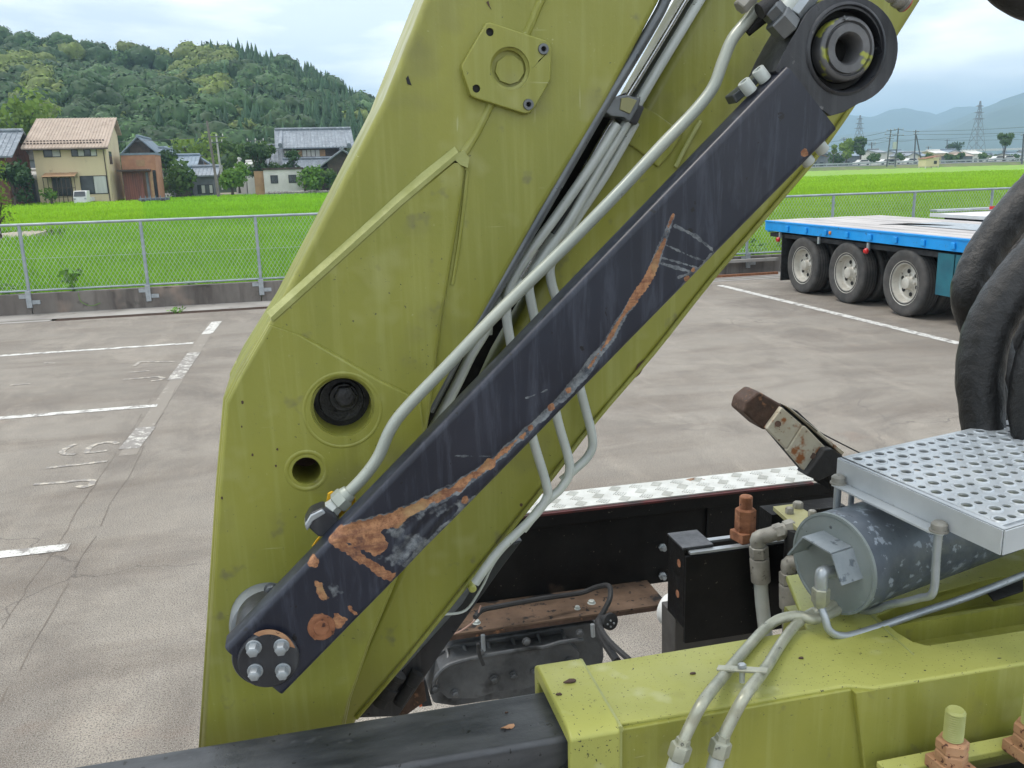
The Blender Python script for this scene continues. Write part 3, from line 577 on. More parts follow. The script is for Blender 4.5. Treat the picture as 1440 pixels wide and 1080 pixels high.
# grey pin cap seen behind the arm
cap = thing('pin_cap', onY(372, 875, 1.44), 'round grey pin cap half hidden behind the lower end of the black link arm', 'pin cap')
MB().lathe(onY(375, 878, 1.45), N, [(-.05, .062), (.0, .062), (.012, .058), (.016, .05), (.016, .003)], 48).build('cap_disc', 'grey_cap', cap)
MB().hexhead(onY(381, 828, 1.434), N, .009, .008).build('bolt', 'dark_tube', cap)
# knuckle eye at the top
eye_px = [(1090, 100), (1100, 78), (1112, 56)]+[(1190+73*math.cos(R(q)), 66+(73 if q < 0 else 82)*math.sin(R(q))) for q in range(-140, 81, 8)]+[(1186, 158), (1168, 163), (1150, 150), (1130, 128)]
eye_old = [(1090, 100), (1100, 78), (1112, 56), (1126, 32), (1145, 12), (1168, -2), (1195, -8), (1222, -3), (1243, 10), (1256, 32), (1262, 60), (1258, 88), (1246, 112), (1226, 134), (1200, 150), (1170, 162), (1150, 150), (1130, 128)]
eye = MB().prism(pY(eye_px, 1.31), (0, .085, 0), [circ(1190, 72, 1.31, 50, 48)]).build('knuckle_eye', 'black', link, bevel=.007, seg=4)
c = onY(1190, 69, 1.31); kk = mpp(1.31, 1190, 72)
MB().lathe(c, N, [(-.004, 57*kk), (.003, 55*kk), (.004, 52*kk), (-.002, 49.5*kk), (-.03, 49*kk)], 48, False).build('seal_ring', 'black', eye, smooth=60)
MB().lathe(c, N, [(-.03, 49*kk), (-.02, 47*kk), (-.022, 40*kk), (-.016, 38*kk)], 48, False).build('grease_gap', 'void', eye)
MB().lathe(c, N, [(-.03, 39*kk), (.002, 38.5*kk), (.006, 36*kk), (.007, 33*kk), (.003, 31*kk), (.003, 30*kk), (.008, 29*kk), (.008, 20*kk), (.004, 17.5*kk), (-.04, 17*kk), (-.045, .001)], 48, False).build('bushing', 'bushing', eye, smooth=40)
MB().cyl(c+[0, .035, 0], c+[0, .04, 0], 18*kk, seg=32).build('bore', 'void', eye)
MB().tube([onY(1187, 22, 1.302), onY(1189, 28, 1.302), onY(1193, 26, 1.302)], .0015, 8).build('snap_ring_end', 'dark_tube', eye)
ad = (Q[3]-Q[1]); ad /= np.linalg.norm(ad); ln = np.array([-ad[2], 0, ad[0]])      # across the arm, up-left
for (x, y, s_) in ((1050, 121, 1), (1070, 104, 1), (1134, 224, -1), (1154, 207, -1)):
    p = onY(x, y, 1.328); MB().lathe(p-ln*s_*.012, ln*s_, [(0, .0105), (.02, .0105), (.0215, .0095), (.0215, .0055), (.015, .005)], 20).build('cap_screw', 'galv_dull', link)
MB().prism(pY([(1030, 134), (1040, 126), (1085, 90), (1096, 86), (1060, 125), (1036, 146)], 1.352), (0, .03, 0)).build('screw_pad', 'dark_tube', link, bevel=.003)
# fitting block above
fit = thing('port_fitting', onY(1095, 40, 1.33), 'black hexagonal port fitting beside the knuckle eye at the top of the link arm', 'hydraulic fitting')
ax1 = (onY(1105, 45, 1.33)-onY(1068, 5, 1.33)); ax1 /= np.linalg.norm(ax1)
MB().lathe(onY(1082, 10, 1.33), ax1, [(0, .016), (.002, .018), (.02, .018), (.022, .016)], 6).build('hex_body', 'dark_tube', fit)
MB().lathe(onY(1092, 24, 1.325), ax1, [(0, .020), (.002, .022), (.028, .022), (.030, .020)], 6).build('hex_nut', 'dark_tube', fit)
MB().cyl(onY(1068, 16, 1.33), onY(1090, 2, 1.33), .012).build('stub', 'rubber', fit)
MB().tube([onY(1050, 45, 1.37), onY(1080, 22, 1.36), onY(1100, 15, 1.36)], .008, 8, 3).build('retaining_clip', 'void', fit)
MB().lathe(onY(1115, 22, 1.33), np.array([.75, 0, .9]), [(0, .0155), (.002, .017), (.05, .017)], 6).build('silver_nut', 'galv', fit)
MB().lathe(onY(1108, 12, 1.335), np.array([.6, 0, .8]), [(-.01, .014), (.0, .016), (.03, .016)], 16).build('collar', 'galv_dull', fit)
MB().lathe(onY(1040, 12, 1.35), np.array([.7, 0, .7]), [(0, .011), (.002, .013), (.04, .013)], 6).build('upper_nut', 'zinc', fit)
ref = thing('hose_coupling', onY(1275, 5, 1.45), 'grey ribbed hose coupling with red seal, right of the knuckle eye', 'hose coupling')
ax2 = (onY(1283, 12, 1.45)-onY(1255, -8, 1.45)); ax2 /= np.linalg.norm(ax2)
MB().lathe(onY(1252, -10, 1.45), ax2, [(0, .014), (.008, .014), (.010, .012), (.014, .012), (.016, .0155), (.024, .0155), (.026, .013), (.03, .013), (.031, .0155), (.036, .0155)], 20).build('ribbed_body', 'zinc', ref)
MB().lathe(onY(1252, -10, 1.45)+ax2*.036, ax2, [(0, .014), (.003, .0135), (.005, .01)], 20).build('red_seal', 'red', ref)
# black duct under the boom's rear section
duct = thing('black_duct', onY(515, 1005, 1.65), 'black channel with cable glands running under the rear edge of the green boom', 'channel')
MB().prism(pY([(505, 1010), (560, 1008), (630, 905), (705, 800), (735, 760), (700, 770), (650, 850)], 1.69), (0, .06, 0)).build('channel', 'black', duct, bevel=.003)
ad2 = (onY(560, 930, 1.67)-onY(525, 985, 1.67)); ad2 /= np.linalg.norm(ad2)
MB().lathe(onY(532, 990, 1.67), ad2, [(0, .017), (.02, .017), (.022, .021), (.045, .021), (.047, .017), (.065, .017), (.067, .02), (.078, .02)], 20).build('cable_gland', 'rubber', duct)
MB().lathe(onY(560, 990, 1.68), ad2, [(0, .012), (.05, .012), (.052, .015), (.08, .015)], 16).build('cable_gland', 'rubber', duct)
MB().prism(pY([(546, 972), (596, 958), (600, 985), (562, 1012)], 1.72), (0, .02, 0)).build('rust_edge', 'rust_dark', duct)
MB().tube([onY(x, y, 1.66) for x, y in [(735, 745), (705, 778), (690, 800), (678, 825), (655, 858), (625, 864)]], .0028, 8, 6).build('cable', 'galv_dull', duct)
MB().tube([onY(x, y, 1.70) for x, y in [(728, 752), (705, 772), (680, 812), (664, 838)]], .005, 8, 6).build('conduit', 'dark_tube', duct)

# ================================================================== OUTRIGGER BOX and inner beam
ZB, ZG = 1.40, 1.418
beam = thing('inner_beam', (-.3, 1.29, 1.2), 'worn black telescopic outrigger beam sliding into the green housing', 'outrigger beam')
MB().span((-.95, 1.224, 1.24), (.37, 1.366, ZB)).build('beam_tube', 'black_beam', beam, bevel=.010, seg=5)
lp = onZ(714, 1024, ZB)
leaf0 = MB().prism([lp+np.array([.012*math.cos(q)*(1+.2*math.sin(3*q)), .005*math.sin(q), .002+.002*math.sin(2*q)]) for q in [i*math.pi/5 for i in range(10)]], (0, 0, .0006)).build('dry_leaf', 'rust_pale')
tag(leaf0, 'small dry brown leaf lying on the black outrigger beam', 'leaf')
hs = thing('outrigger_housing', (.9, 1.3, 1.15), 'olive green outrigger housing in the lower right, with raised collar and recessed top', 'outrigger housing')
X0 = .352
YF, YK = 1.203, 1.395
# top plate with the recess opening
rec = [(1232, 866), (1262, 890), (1284, 903), (1304, 908), (1345, 902), (1440, 887), (1560, 866), (1540, 800), (1400, 812), (1300, 838)]
recw = [onZ(x, y, ZG) for x, y in rec]
XE = 2.15
YK2 = 1.62
top = [(X0+.03, YF+.006, ZG), (.86, YF+.006, ZG), (.90, YF-.012, ZG), (XE, YF-.03, ZG), (XE, YK2, ZG), (.98, YK2, ZG), (.90, YK+.006, ZG), (X0+.03, YK, ZG)]
MB().prism(top, (0, 0, -.01), [recw]).build('top_plate', 'green_lit', hs, bevel=.005, seg=3, outer=len(top))
MB().span((X0+.06, YF+.02, 1.16), (.978, YK-.014, ZG-.075)).build('box_core', 'green', hs)
MB().span((.98, YF+.02, 1.16), (XE, YK2, ZG-.075)).build('box_core', 'green', hs)
MB().prism([p+np.array([0, 0, -.055]) for p in recw], (0, 0, -.004)).build('recess_floor', 'green', hs)
m = MB()
for i in range(len(recw)):
    a, b = recw[i], recw[(i+1) % len(recw)]; m.add([a+[0, 0, -.001], b+[0, 0, -.001], b+[0, 0, -.056], a+[0, 0, -.056]], [(0, 1, 2, 3)])
m.build('recess_wall', 'green', hs, smooth=60)
MB().prism([(onZ(x, y, ZG)-[0, 0, .010]) for x, y in [(1385, 822), (1440, 805), (1440, 824), (1398, 838)]], (0, 0, -.003)).build('slot', 'void', hs)
# front and back walls, collar
MB().prism([(X0+.03, YF, ZG-.006), (.865, YF, ZG-.006), (.895, YF, ZG-.05), (.93, YF, 1.12), (X0+.03, YF, 1.12)], (0, .012, 0)).build('front_wall', 'green', hs, bevel=.003)
MB().prism([(.865, YF-.012, ZG-.006), (XE, YF-.03, ZG-.006), (XE, YF-.03, 1.22), (.90, YF-.012, 1.22)], (0, .03, 0)).build('front_wall', 'green', hs, bevel=.003)
MB().span((X0+.03, YK-.012, 1.15), (XE, YK, ZG-.012)).build('back_wall', 'green', hs)
cx1 = .437
def collar(x0, x1, ex):
    m = MB(); 
    sec = [(YF-ex, 1.1), (YF-ex, ZG+.004), (YF-ex+.02, ZG+.014), (YK+ex-.02, ZG+.014), (YK+ex, ZG+.004), (YK+ex, 1.1), (YK+ex-.022, 1.1), (YK+ex-.022, ZG-.012), (YF-ex+.018, ZG-.012), (YF-ex+.018, 1.1)]
    m.prism([(x0, y, z) for y, z in sec], (x1-x0, 0, 0)); return m
collar(X0, cx1, .017).build('collar', 'green_lit', hs, bevel=.005, seg=4)
MB().tube([(cx1+.001, y, ZG+.002) for y in np.linspace(YF-.01, YK+.01, 5)], .0065, 8, 2).build('collar_weld', 'green_weld', hs)
MB().tube([(cx1+.001, YF-.004, z) for z in np.linspace(ZG, 1.15, 5)], .006, 8, 2).build('collar_weld', 'green_weld', hs)
MB().tube([onZ(x, y, ZG)+[0, 0, -.0005] for x, y in [(1218, 858), (1244, 884), (1285, 921)]], .0022, 6, 5).build('fold_edge', 'green_weld', hs)
# ledge and studs at the front right
ZL = 1.275
Yw = YF-.03
LW = .085
MB().prism([(.90, Yw-.002, ZL+.012), (XE, Yw-.002, ZL+.012), (XE, Yw-.022, ZL), (.91, Yw-.022, ZL)], (0, 0, -.012)).build('ledge_rail', 'green_lit', hs, bevel=.002)
MB().span((.93, Yw-LW-.012, ZL-.012), (XE, Yw-LW+.006, ZL)).build('ledge_rail', 'green_lit', hs, bevel=.002)
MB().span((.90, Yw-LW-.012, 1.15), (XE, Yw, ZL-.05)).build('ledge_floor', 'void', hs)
def stud(px, py, label):
    b0 = onY(px, py, Yw-LW/2-.004); t = thing('anchor_stud', (b0[0], b0[1], ZL), label, 'stud bolt', 'rusty anchor studs on the ledge')
    z = ZL; x, y = b0[0], b0[1]
    MB().box((x, y, z+.011), (.052, .062, .022), .1).build('square_washer', 'rust_pale', t, bevel=.0015)
    MB().lathe((x, y, z+.022), (0, 0, 1), [(0, .0255), (.003, .0265), (.018, .0265), (.021, .024)], 6).lathe((x, y, z+.043), (0, 0, 1), [(0, .024), (.003, .0265), (.018, .0265), (.021, .023), (.021, .01)], 6).build('nut', 'rust_pale', t)
    m = MB(); pr = []
    for i in range(13): pr += [(.064+i*.0042, .0138), (.064+i*.0042+.0020, .0165)]
    pr += [(.119, .0145), (.121, .013), (.121, .001)]
    m.lathe((x, y, z), (0, 0, 1), pr, 24).build('threaded_rod', 'green_weld', t, smooth=0)
    return t
stud(1338, 1060, 'rusty stud with thick nut and fully visible thread, left of the pair')
stud(1448, 1035, 'rusty stud cut off by the right edge of the photo, right of the pair')
wt = MB().span((1.0, Yw-LW-.35, ZL-.03), (2.0, Yw-LW-.03, ZL-.02)).build('lower_tread_plate', 'checker'); tag(wt, 'white tread plate corner below the rusty studs at bottom right', 'tread plate')
# debris on the green top
rd = random.Random(5)
deb = [onZ(802, 959, ZG+.015), onZ(786, 977, ZG+.015), onZ(975, 948, ZG), onZ(1127, 926, ZG), onZ(846, 1005, ZG), onZ(712, 1003, ZB)]
for i, (p, lab) in enumerate(zip(deb, ['dark curled scrap of debris on the green collar, the larger of two', 'small dark crumb of debris near the front edge of the green collar', 'small dark crumb on the green housing left of the twin tubes', 'pointed dark flake on the green housing right of the twin tubes', 'round dark speck at the collar step of the green housing', 'dark fleck on the black outrigger beam'])):
    s_ = (.011, .006, .006, .006, .003, .003)[i]
    MBo = MB().prism([p+np.array([s_*math.cos(q)*rd.uniform(.6, 1.2), s_*.55*math.sin(q)*rd.uniform(.6, 1.2), .0005]) for q in [j*math.pi/4 for j in range(8)]], (0, 0, .002)).build('debris', 'rust_dark'); tag(MBo, lab, 'debris')

# ================================================================== TWIN TUBES over the housing
tw = thing('twin_tubes', onZ(1045, 960, ZG), 'pair of pale zinc tubes bent over the front edge of the green housing', 'hydraulic tubes')
h = ZG+.014
TC0 = onZ(1190, 800, 1.535)
fY = YF-.022
tA = [onY(947, 1085, fY-.03), onY(958, 1050, fY-.03), onY(971, 1020, fY-.022), onY(990, 985, fY-.012), onZ(1022, 945, h+.006), onZ(1050, 912, h), onZ(1076, 884, h), onZ(1098, 870, h+.01), onZ(1125, 866, h+.015), onZ(1150, 870, h+.012), TC0+np.array([.05, .03, -.088])]
tB = [onY(1003, 1085, fY-.03), onY(1014, 1045, fY-.03), onY(1030, 1010, fY-.022), onY(1050, 975, fY-.012), onZ(1078, 938, h+.006), onZ(1100, 903, h), onZ(1120, 878, h+.004), onZ(1142, 862, h+.015), onZ(1158, 858, h+.02), TC0+np.array([.06, .05, -.08])]
for t_ in (tA, tB):
    o = MB().tube(t_, .0098, 16, 8).build('tube', 'brass', tw, smooth=80)
    d = t_[0]-t_[1]; d /= np.linalg.norm(d)
    MB().lathe(t_[1]-d*.014, d, [(0, .0115), (.008, .0125), (.010, .0165), (.012, .0175), (.034, .0175), (.036, .0155)], 6).build('tube_nut', 'brass', o)
    MB().lathe(t_[1]+d*.023, d, [(0, .013), (.03, .013)], 18).build('fitting', 'galv_dull', o)
c1, c2 = onZ(1022, 948, h+.012), onZ(1072, 972, h+.006)
c1 = tA[4]+np.array([-.016, 0, .0105]); c2 = tB[4]+(tB[3]-tB[4])*.45+np.array([.016, 0, .0115])
md = (c1+c2)/2; d = (c2-c1); L = np.linalg.norm(d); d /= L; al_ = tA[5]-tA[4]; al_ = al_-d*(al_@d); al_ /= np.linalg.norm(al_)
clp = MB().box(md, (L+.004, .018, .005), ax=(d, al_, np.cross(d, al_))).build('clamp_bar', 'brass', tw, bevel=.0018)
MB().hexhead(md+np.cross(d, al_)*(.003 if np.cross(d, al_)[2] > 0 else -.003), np.cross(d, al_)*(1 if np.cross(d, al_)[2] > 0 else -1), .0075, .008, False).build('clamp_bolt', 'galv', clp)
MB().cyl(md-[0, 0, .003], md-[0, 0, .024], .005).build('clamp_stem', 'galv_dull', tw)

# ================================================================== AIR TANK
az = R(74); TA = np.array([math.sin(az), math.cos(az), 0.]); TC = onZ(1172, 792, 1.535); RT_ = .099
tank = thing('air_tank', (TC[0], TC[1], ZG), 'blue-grey cylindrical air tank with bracket on its end, strapped under the silver step', 'air tank')
MB().lathe(TC, TA, [(.0, RT_), (.002, RT_*1.01), (.05, RT_*1.01), (.055, RT_*.99), (1.1, RT_*.99)], 64).build('tank_body', 'tank', tank, smooth=30)
MB().lathe(TC, -TA, [(-.002, RT_*1.018), (.004, RT_*1.018), (.005, RT_*.97), (.003, RT_*.95), (.007, RT_*.6), (.008, .001)], 64).build('tank_end', 'tank_end', tank, smooth=40)
US = np.array([-math.cos(az), math.sin(az), 0.])   # sideways, to the left when looking along -TA... 
# bent bracket plate on the end
bc = TC-TA*.010
def BP(px, py, off=0.0):     # point on the plane of the tank end under a photo pixel, brought forward by off
    r = ray(px, py); t = ((TC-TA*off-CAM)@TA)/(r@TA); return CAM+r*t
pts = [BP(x, y, .062) for x, y in [(1108, 782), (1129, 757), (1168, 780), (1182, 824)]]
m = MB(); dpt = TA*.064; th = np.array([0, 0, -.004])
ptsf = [p for p in pts]
m.prism([pts[0], pts[1], pts[1]+dpt, pts[0]+dpt], np.cross(pts[1]-pts[0], dpt)/np.linalg.norm(np.cross(pts[1]-pts[0], dpt))*.004)
m.prism([pts[1], pts[2], pts[2]+dpt, pts[1]+dpt], np.cross(pts[2]-pts[1], dpt)/np.linalg.norm(np.cross(pts[2]-pts[1], dpt))*.004)
m.prism([pts[2], pts[3], pts[3]+dpt, pts[2]+dpt], np.cross(pts[3]-pts[2], dpt)/np.linalg.norm(np.cross(pts[3]-pts[2], dpt))*.004)
M['bracket_grey'] = surf('worn_grey_bracket', (.20, .23, .25), (.27, .3, .32), 20, (1, 1, 1), .45, .1, [((.10, .12, .14), 30, .58, .06), ((.30, .12, .06), 22, .70, .03)])
m.build('end_bracket', 'bracket_grey', tank, bevel=.0008)
MB().lathe(BP(1205, 810, .0), -TA, [(0, .03), (.004, .028), (.004, .024)], 32, False).build('port_boss', 'tank_end', tank)
MB().hexhead(BP(1170, 741, .002), -TA, .004, .004, False).build('screw', 'dark_tube', tank)
# elbow and pipe
pipe = thing('tank_pipe', BP(1158, 830, .07), 'thin blue-grey pipe with brass nut leaving the tank elbow and running right', 'pipe')
e0, e1 = BP(1178, 803, .02), BP(1156, 806, .07)
dw = np.array([0.0, 0, -1.]); 
MB().tube([e0, (e0+e1)/2, e1, e1+dw*.03], .0125, 16, 6).build('elbow', 'galv', pipe, smooth=80)
q0 = e1+dw*.03
MB().lathe(q0, dw, [(0, .015), (.002, .017), (.028, .017), (.032, .014), (.04, .011)], 6).build('brass_nut', 'brass', pipe)
dd = float((q0-CAM)@FW)
pp = [q0+dw*.035, onD(1160, 868, dd), onD(1166, 886, dd), onD(1182, 894, dd+.01), onD(1210, 890, dd+.03), onD(1290, 863, dd+.09), onD(1370, 836, dd+.15), onD(1480, 792, dd+.24)]
MB().tube(pp, .0075, 14, 8).build('pipe_run', 'galv', pipe, smooth=80)
# ================================================================== SILVER PERFORATED STEP
ZS = 1.70
A_, D_, B_ = onZ(1179, 644, ZS), onZ(1412, 745, ZS), onZ(1373, 596, ZS)
ua = (B_-A_); LA = np.linalg.norm(ua)*1.55; ua /= np.linalg.norm(ua); ub = (D_-A_); LB = np.linalg.norm(ub); ub /= LB
ua = np.array([ua[0], ua[1]*.85, 0]); ua /= np.linalg.norm(ua)
step = thing('perforated_step', (A_+D_)/2-[0, 0, .07], 'silver perforated anti-slip step above the air tank at right', 'step')
nb = 11; pb = LB/(nb+.7); pa = np.linalg.norm(B_-A_)/14.4; na = int(LA/pa)-1; pitch = pa
V, F = [], []
def addv(p): V.append(tuple(p)); return len(V)-1
def W(a, b, z=0): return A_+ua*a+ub*b+np.array([0, 0, z])
seg = 12
big, small = MB(), MB()
m = MB()
ma = pa*.35; mbb = (LB-nb*pb)/2
for i in range(na):
    for j in range(nb):
        a0, b0 = ma+i*pa, mbb+j*pb; ca, cb = a0+pa/2, b0+pb/2
        isbig = (i+j) % 2 == 0
        edge = []
        for k_ in range(seg):
            q = 2*math.pi*(k_+.5)/seg; cx_, sy_ = math.cos(q), math.sin(q); s_ = .5/max(abs(cx_)/pa, abs(sy_)/pb); edge.append((ca+cx_*s_, cb+sy_*s_))
        if isbig: rings = [(pa*.49, 0), (pa*.45, .0018), (pa*.40, .0028), (pa*.37, .0022), (pa*.365, -.004)]
        else: rings = [(pa*.27, 0), (pa*.265, -.003)]
        base = [W(x, y) for x, y in edge]; vs_ = list(base)
        for ri, (r_, z_) in enumerate(rings):
            for k_ in range(seg):
                q = 2*math.pi*(k_+.5)/seg
                wv_ = 1+(.10*math.cos(6*q) if isbig and ri >= 2 else 0)
                vs_.append(W(ca+math.cos(q)*r_*wv_, cb+math.sin(q)*r_*wv_, z_))
        fs = []
        for ri in range(len(rings)):
            for k_ in range(seg): k2 = (k_+1) % seg; fs.append((ri*seg+k_, ri*seg+k2, (ri+1)*seg+k2, (ri+1)*seg+k_))
        m.add(vs_, fs)
        corners = [(a0, b0), (a0+pa, b0), (a0+pa, b0+pb), (a0, b0+pb)]
        for (xc, yc) in corners:
            near = sorted(range(seg), key=lambda t_: (edge[t_][0]-xc)**2+(edge[t_][1]-yc)**2)[:2]
            m.add([W(xc, yc), base[near[0]], base[near[1]]], [(0, 1, 2)])
# plain border strips
xe = ma+na*pa
for (a0, a1, b0, b1) in ((0, ma, 0, LB), (xe, LA, 0, LB), (ma, xe, 0, mbb), (ma, xe, LB-mbb, LB)):
    m.add([W(a0, b0), W(a1, b0), W(a1, b1), W(a0, b1)], [(0, 1, 2, 3)])
mm = m.build('perforated_plate', 'silver', step, smooth=50)
bm = bmesh.new(); bm.from_mesh(mm.data); bmesh.ops.remove_doubles(bm, verts=bm.verts, dist=1e-5); bmesh.ops.recalc_face_normals(bm, faces=bm.faces); bm.to_mesh(mm.data); bm.free()
so = mm.modifiers.new('solid', 'SOLIDIFY'); so.thickness = .002; so.offset = 0
hh = .045
def wall(name, a0, b0, a1, b1, z0, z1, th=.003, mat='silver', bev=.001):
    p, q = W(a0, b0), W(a1, b1); d = q-p; d /= np.linalg.norm(d); nn = np.cross(d, [0, 0, 1.])
    return MB().prism([p+[0, 0, z1], q+[0, 0, z1], q+[0, 0, z0], p+[0, 0, z0]], nn*th).build(name, mat, step, bevel=bev)
wall('side_flange', 0, -.0, 0, LB, -hh, -.0012)
wall('front_flange', -.0, LB, LA, LB, -hh, -.0012)
wall('side_flange', 0, 0, LA, 0, -hh, -.0012, -.003)
# hole marks in the flanges
for bpos, par in ((.11, 0), (.78, 0), (.965, 1)):
    p = W(-.0008, LB*bpos, -.020); nn = np.cross(ub, [0, 0, 1.]); nn = nn if nn[0] < 0 else -nn
    MB().lathe(p, nn, [(0, .0045 if not par else .009), (.0006 if not par else .0008, .0045 if not par else .009)], 14).build('flange_hole', 'void', step)
# L-shaped mounting angle under the side
p0, p1 = W(-.002, .015, -.05), W(-.002, LB*.72, -.05); nn = np.cross(ub, [0, 0, 1.]); nn = nn if nn[0] < 0 else -nn
MB().prism([p0, p0+nn*.028+ub*.004, p1+nn*.030-ub*.012, p1+nn*.018+ub*.01, p1], (0, 0, .004)).build('mounting_angle', 'silver', step, bevel=.001)
MB().prism([p0, p1, p1+[0, 0, .012], p0+[0, 0, .012]], nn*-.003).build('mounting_angle', 'silver', step, bevel=.001)
for q_, zz_ in ((p0+nn*.014+ub*.008, 0), (p1+nn*.014-ub*.004, 0)):
    b_ = MB().lathe(q_+[0, 0, .004], (0, 0, 1), [(0, .0165), (.003, .0165), (.0035, .014), (.014, .014), (.018, .010), (.018, .003)], 20).build('flange_nut', 'zinc', step)
    MB().lathe(q_+[0, 0, .006], (0, 0, 1), [(0, .0135), (.011, .0135), (.0125, .012)], 6).build('hex_head', 'zinc', b_)
MB().cyl(p0+nn*.014+ub*.008, p0+nn*.014+ub*.008-[0, 0, .12], .0075, seg=14).build('hanger_rod', 'galv', step)
q_ = p0+nn*-.02+ub*.01
MB().cyl(q_, q_-[0, 0, .06], .006, seg=14).build('hanger_rod', 'galv', step)
# U-strap hanging from the nearer nut round the tank
qn = p1+nn*.014-ub*.004; ofs = float((qn-TC)@TA); s0 = TC+TA*max(ofs, .04); side = np.array([TA[1], -TA[0], 0.])
sa = float((qn-s0)@side); us = thing('tank_strap', s0-[0, 0, RT_+.02], 'bent steel U-strap running from the step nut down and under the air tank', 'strap')
P = [qn+[0, 0, .004], qn-[0, 0, .03]]
sr = max(sa, RT_+.008)
P = [qn+[0, 0, .004], qn-[0, 0, .05]]
for q in np.linspace(0, -100, 9): P.append(s0+side*math.cos(R(q))*(sr+(RT_+.008-sr)*min(1, -q/40))+np.array([0, 0, math.sin(R(q))*(RT_+.008)]))
MB().tube(P, .0075, 12, 5).build('strap_rod', 'galv', us, smooth=80)
MB().prism(pY([(600, 625), (575, 606), (672, 432), (740, 318), (830, 160), (870, 135), (905, 120), (875, 190), (770, 350), (690, 490), (640, 600)], 1.64), (0, .02, 0)).build('slot_shade', 'void', tubes)  # black slab added to stand in for deep shade in the slot
# ================================================================== TRUCK SIDE: checker deck, black panel, rusty flange
ZD = 1.20
side = thing('truck_side_frame', (1.2, 2.7, .8), 'truck side frame with white tread plate on top, oily black panel and rust-stained bottom flange', 'truck frame')
YPn = 2.675
xa, xb = .50, 1.80
MB().span((xa, YPn, ZD-.004), (xb, YPn+.155, ZD)).build('tread_plate', 'checker', side)
# raised five-bar tread pattern
m = MB(); rr = random.Random(2)
for i in range(17):
    for j in range(3):
        cx_, cy_ = xa+.04+i*.078, YPn+.028+j*.05; hor = (i+j) % 2
        for b_ in range(5):
            o_ = (b_-2)*.0085
            c_ = (cx_+(o_ if hor else 0)*.8, cy_+(0 if hor else o_)*.8, ZD+.0008)
            an = R(52) if hor else R(-38)
            if hor: c_ = (cx_+math.cos(an+math.pi/2)*o_, cy_+math.sin(an+math.pi/2)*o_, ZD+.0012)
            else: c_ = (cx_+math.cos(an+math.pi/2)*o_, cy_+math.sin(an+math.pi/2)*o_, ZD+.0012)
            m.box(c_, (.032, .0036, .0020), an)
tag(m.build('tread_bars', 'checker', side), kind='stuff')
MB().span((xa, YPn-.012, ZD-.055), (xb, YPn+.0, ZD-.010)).build('top_channel', 'black_matte', side, bevel=.004)
MB().span((xa, YPn-.016, ZD-.012), (1.70, YPn+.002, ZD-.0045)).build('red_edge', surf('worn_dark_red_edge', (.10, .012, .012), (.02, .01, .01), 12, (1, 1, 1), .6), side)
MB().span((xa-.3, YPn+.006, .88), (1.30, YPn+.016, ZD-.05)).build('side_panel', 'black_matte', side)
MB().span((1.30, YPn-.004, .88), (1.80, YPn+.016, ZD-.05)).build('side_panel', 'black_matte', side, bevel=.002)
# bottom flange
zf = .90
f0, f1, f2, f3 = onZ(630, 893, zf), onZ(936, 846, zf), onZ(936, 815, zf), onZ(640, 858, zf)
fy0, fy1 = float(min(f0[1], f1[1])), float(max(f2[1], f3[1]))
fx1 = float(f1[0]); fl_ = MB().span((.33, fy0, zf-.006), (fx1, YPn+.0, zf)).build('bottom_flange', 'rust_flange', side)
MB().span((.33, fy0, zf-.02), (fx1, fy0+.005, zf-.0065)).build('flange_lip', 'rust_dark', side)
for x, y in ((670, 876), (832, 848), (812, 856)):
    MB().hexhead(onZ(x, y, zf), (0, 0, 1), .011 if x != 812 else .008, .009).build('flange_bolt', 'galv_dull', side)
for x, y, d_ in ((930, 768, 0), (930, 808, 0)):
    p = onY(x, y, YPn); b_ = MB().cyl(p+[0, 0, 0], p+[-.0, -.03, 0], .008).build('panel_bolt', 'galv', side); MB().hexhead(p-[0, .006, 0], N, .014, .010, False).build('nut', 'galv', b_)
cab = [onY(668, 868, 2.45), onY(678, 858, 2.48), onY(700, 853, 2.5), onY(760, 842, 2.52), onY(815, 834, 2.54), onY(838, 826, 2.52), onY(856, 824, 2.46), onY(858, 840, 2.42), onY(850, 858, 2.40), onY(842, 872, 2.38), onY(845, 884, 2.3), onY(858, 903, 2.2), onY(885, 928, 2.1)]
tag(MB().tube(cab, .0085, 8, 6).build('black_cable', 'rubber'), 'black cable looping over the rusty flange and down behind the green housing', 'cable')
tag(MB().tube([onY(842, 872, 2.36), onY(846, 895, 2.3), onY(858, 915, 2.25), onY(868, 930, 2.2)], .013, 8, 6).build('black_hose', 'rubber'), 'thicker black hose hanging beside the looping cable below the flange', 'hose')
wr_ = MB().tube([onY(x, y, 2.46) for x, y in [(635, 893), (650, 886), (668, 872), (674, 858), (676, 852)]], .0025, 6, 6).build('thin_wire', surf('pinkish_wire', (.4, .25, .2), rough=.5)); tag(wr_, 'thin pinkish wire at the left end of the rusty flange', 'wire')
cp = thing('round_plug', onY(856, 873, 2.3), 'small round black plug hanging right of the gearbox', 'plug')
MB().lathe(onY(856, 873, 2.33), N+[.3, 0, .2], [(-.03, .012), (0, .012), (.002, .026), (.012, .026), (.014, .022)], 24).build('plug_body', 'rubber', cp)
for i in range(4):
    q = math.pi*i/2; p = onY(856, 873, 2.33)+N*.017+np.array([math.cos(q)*.01, 0, math.sin(q)*.01]); MB().cyl(p, p+N*.003, .003, seg=8).build('pin', 'galv', cp)
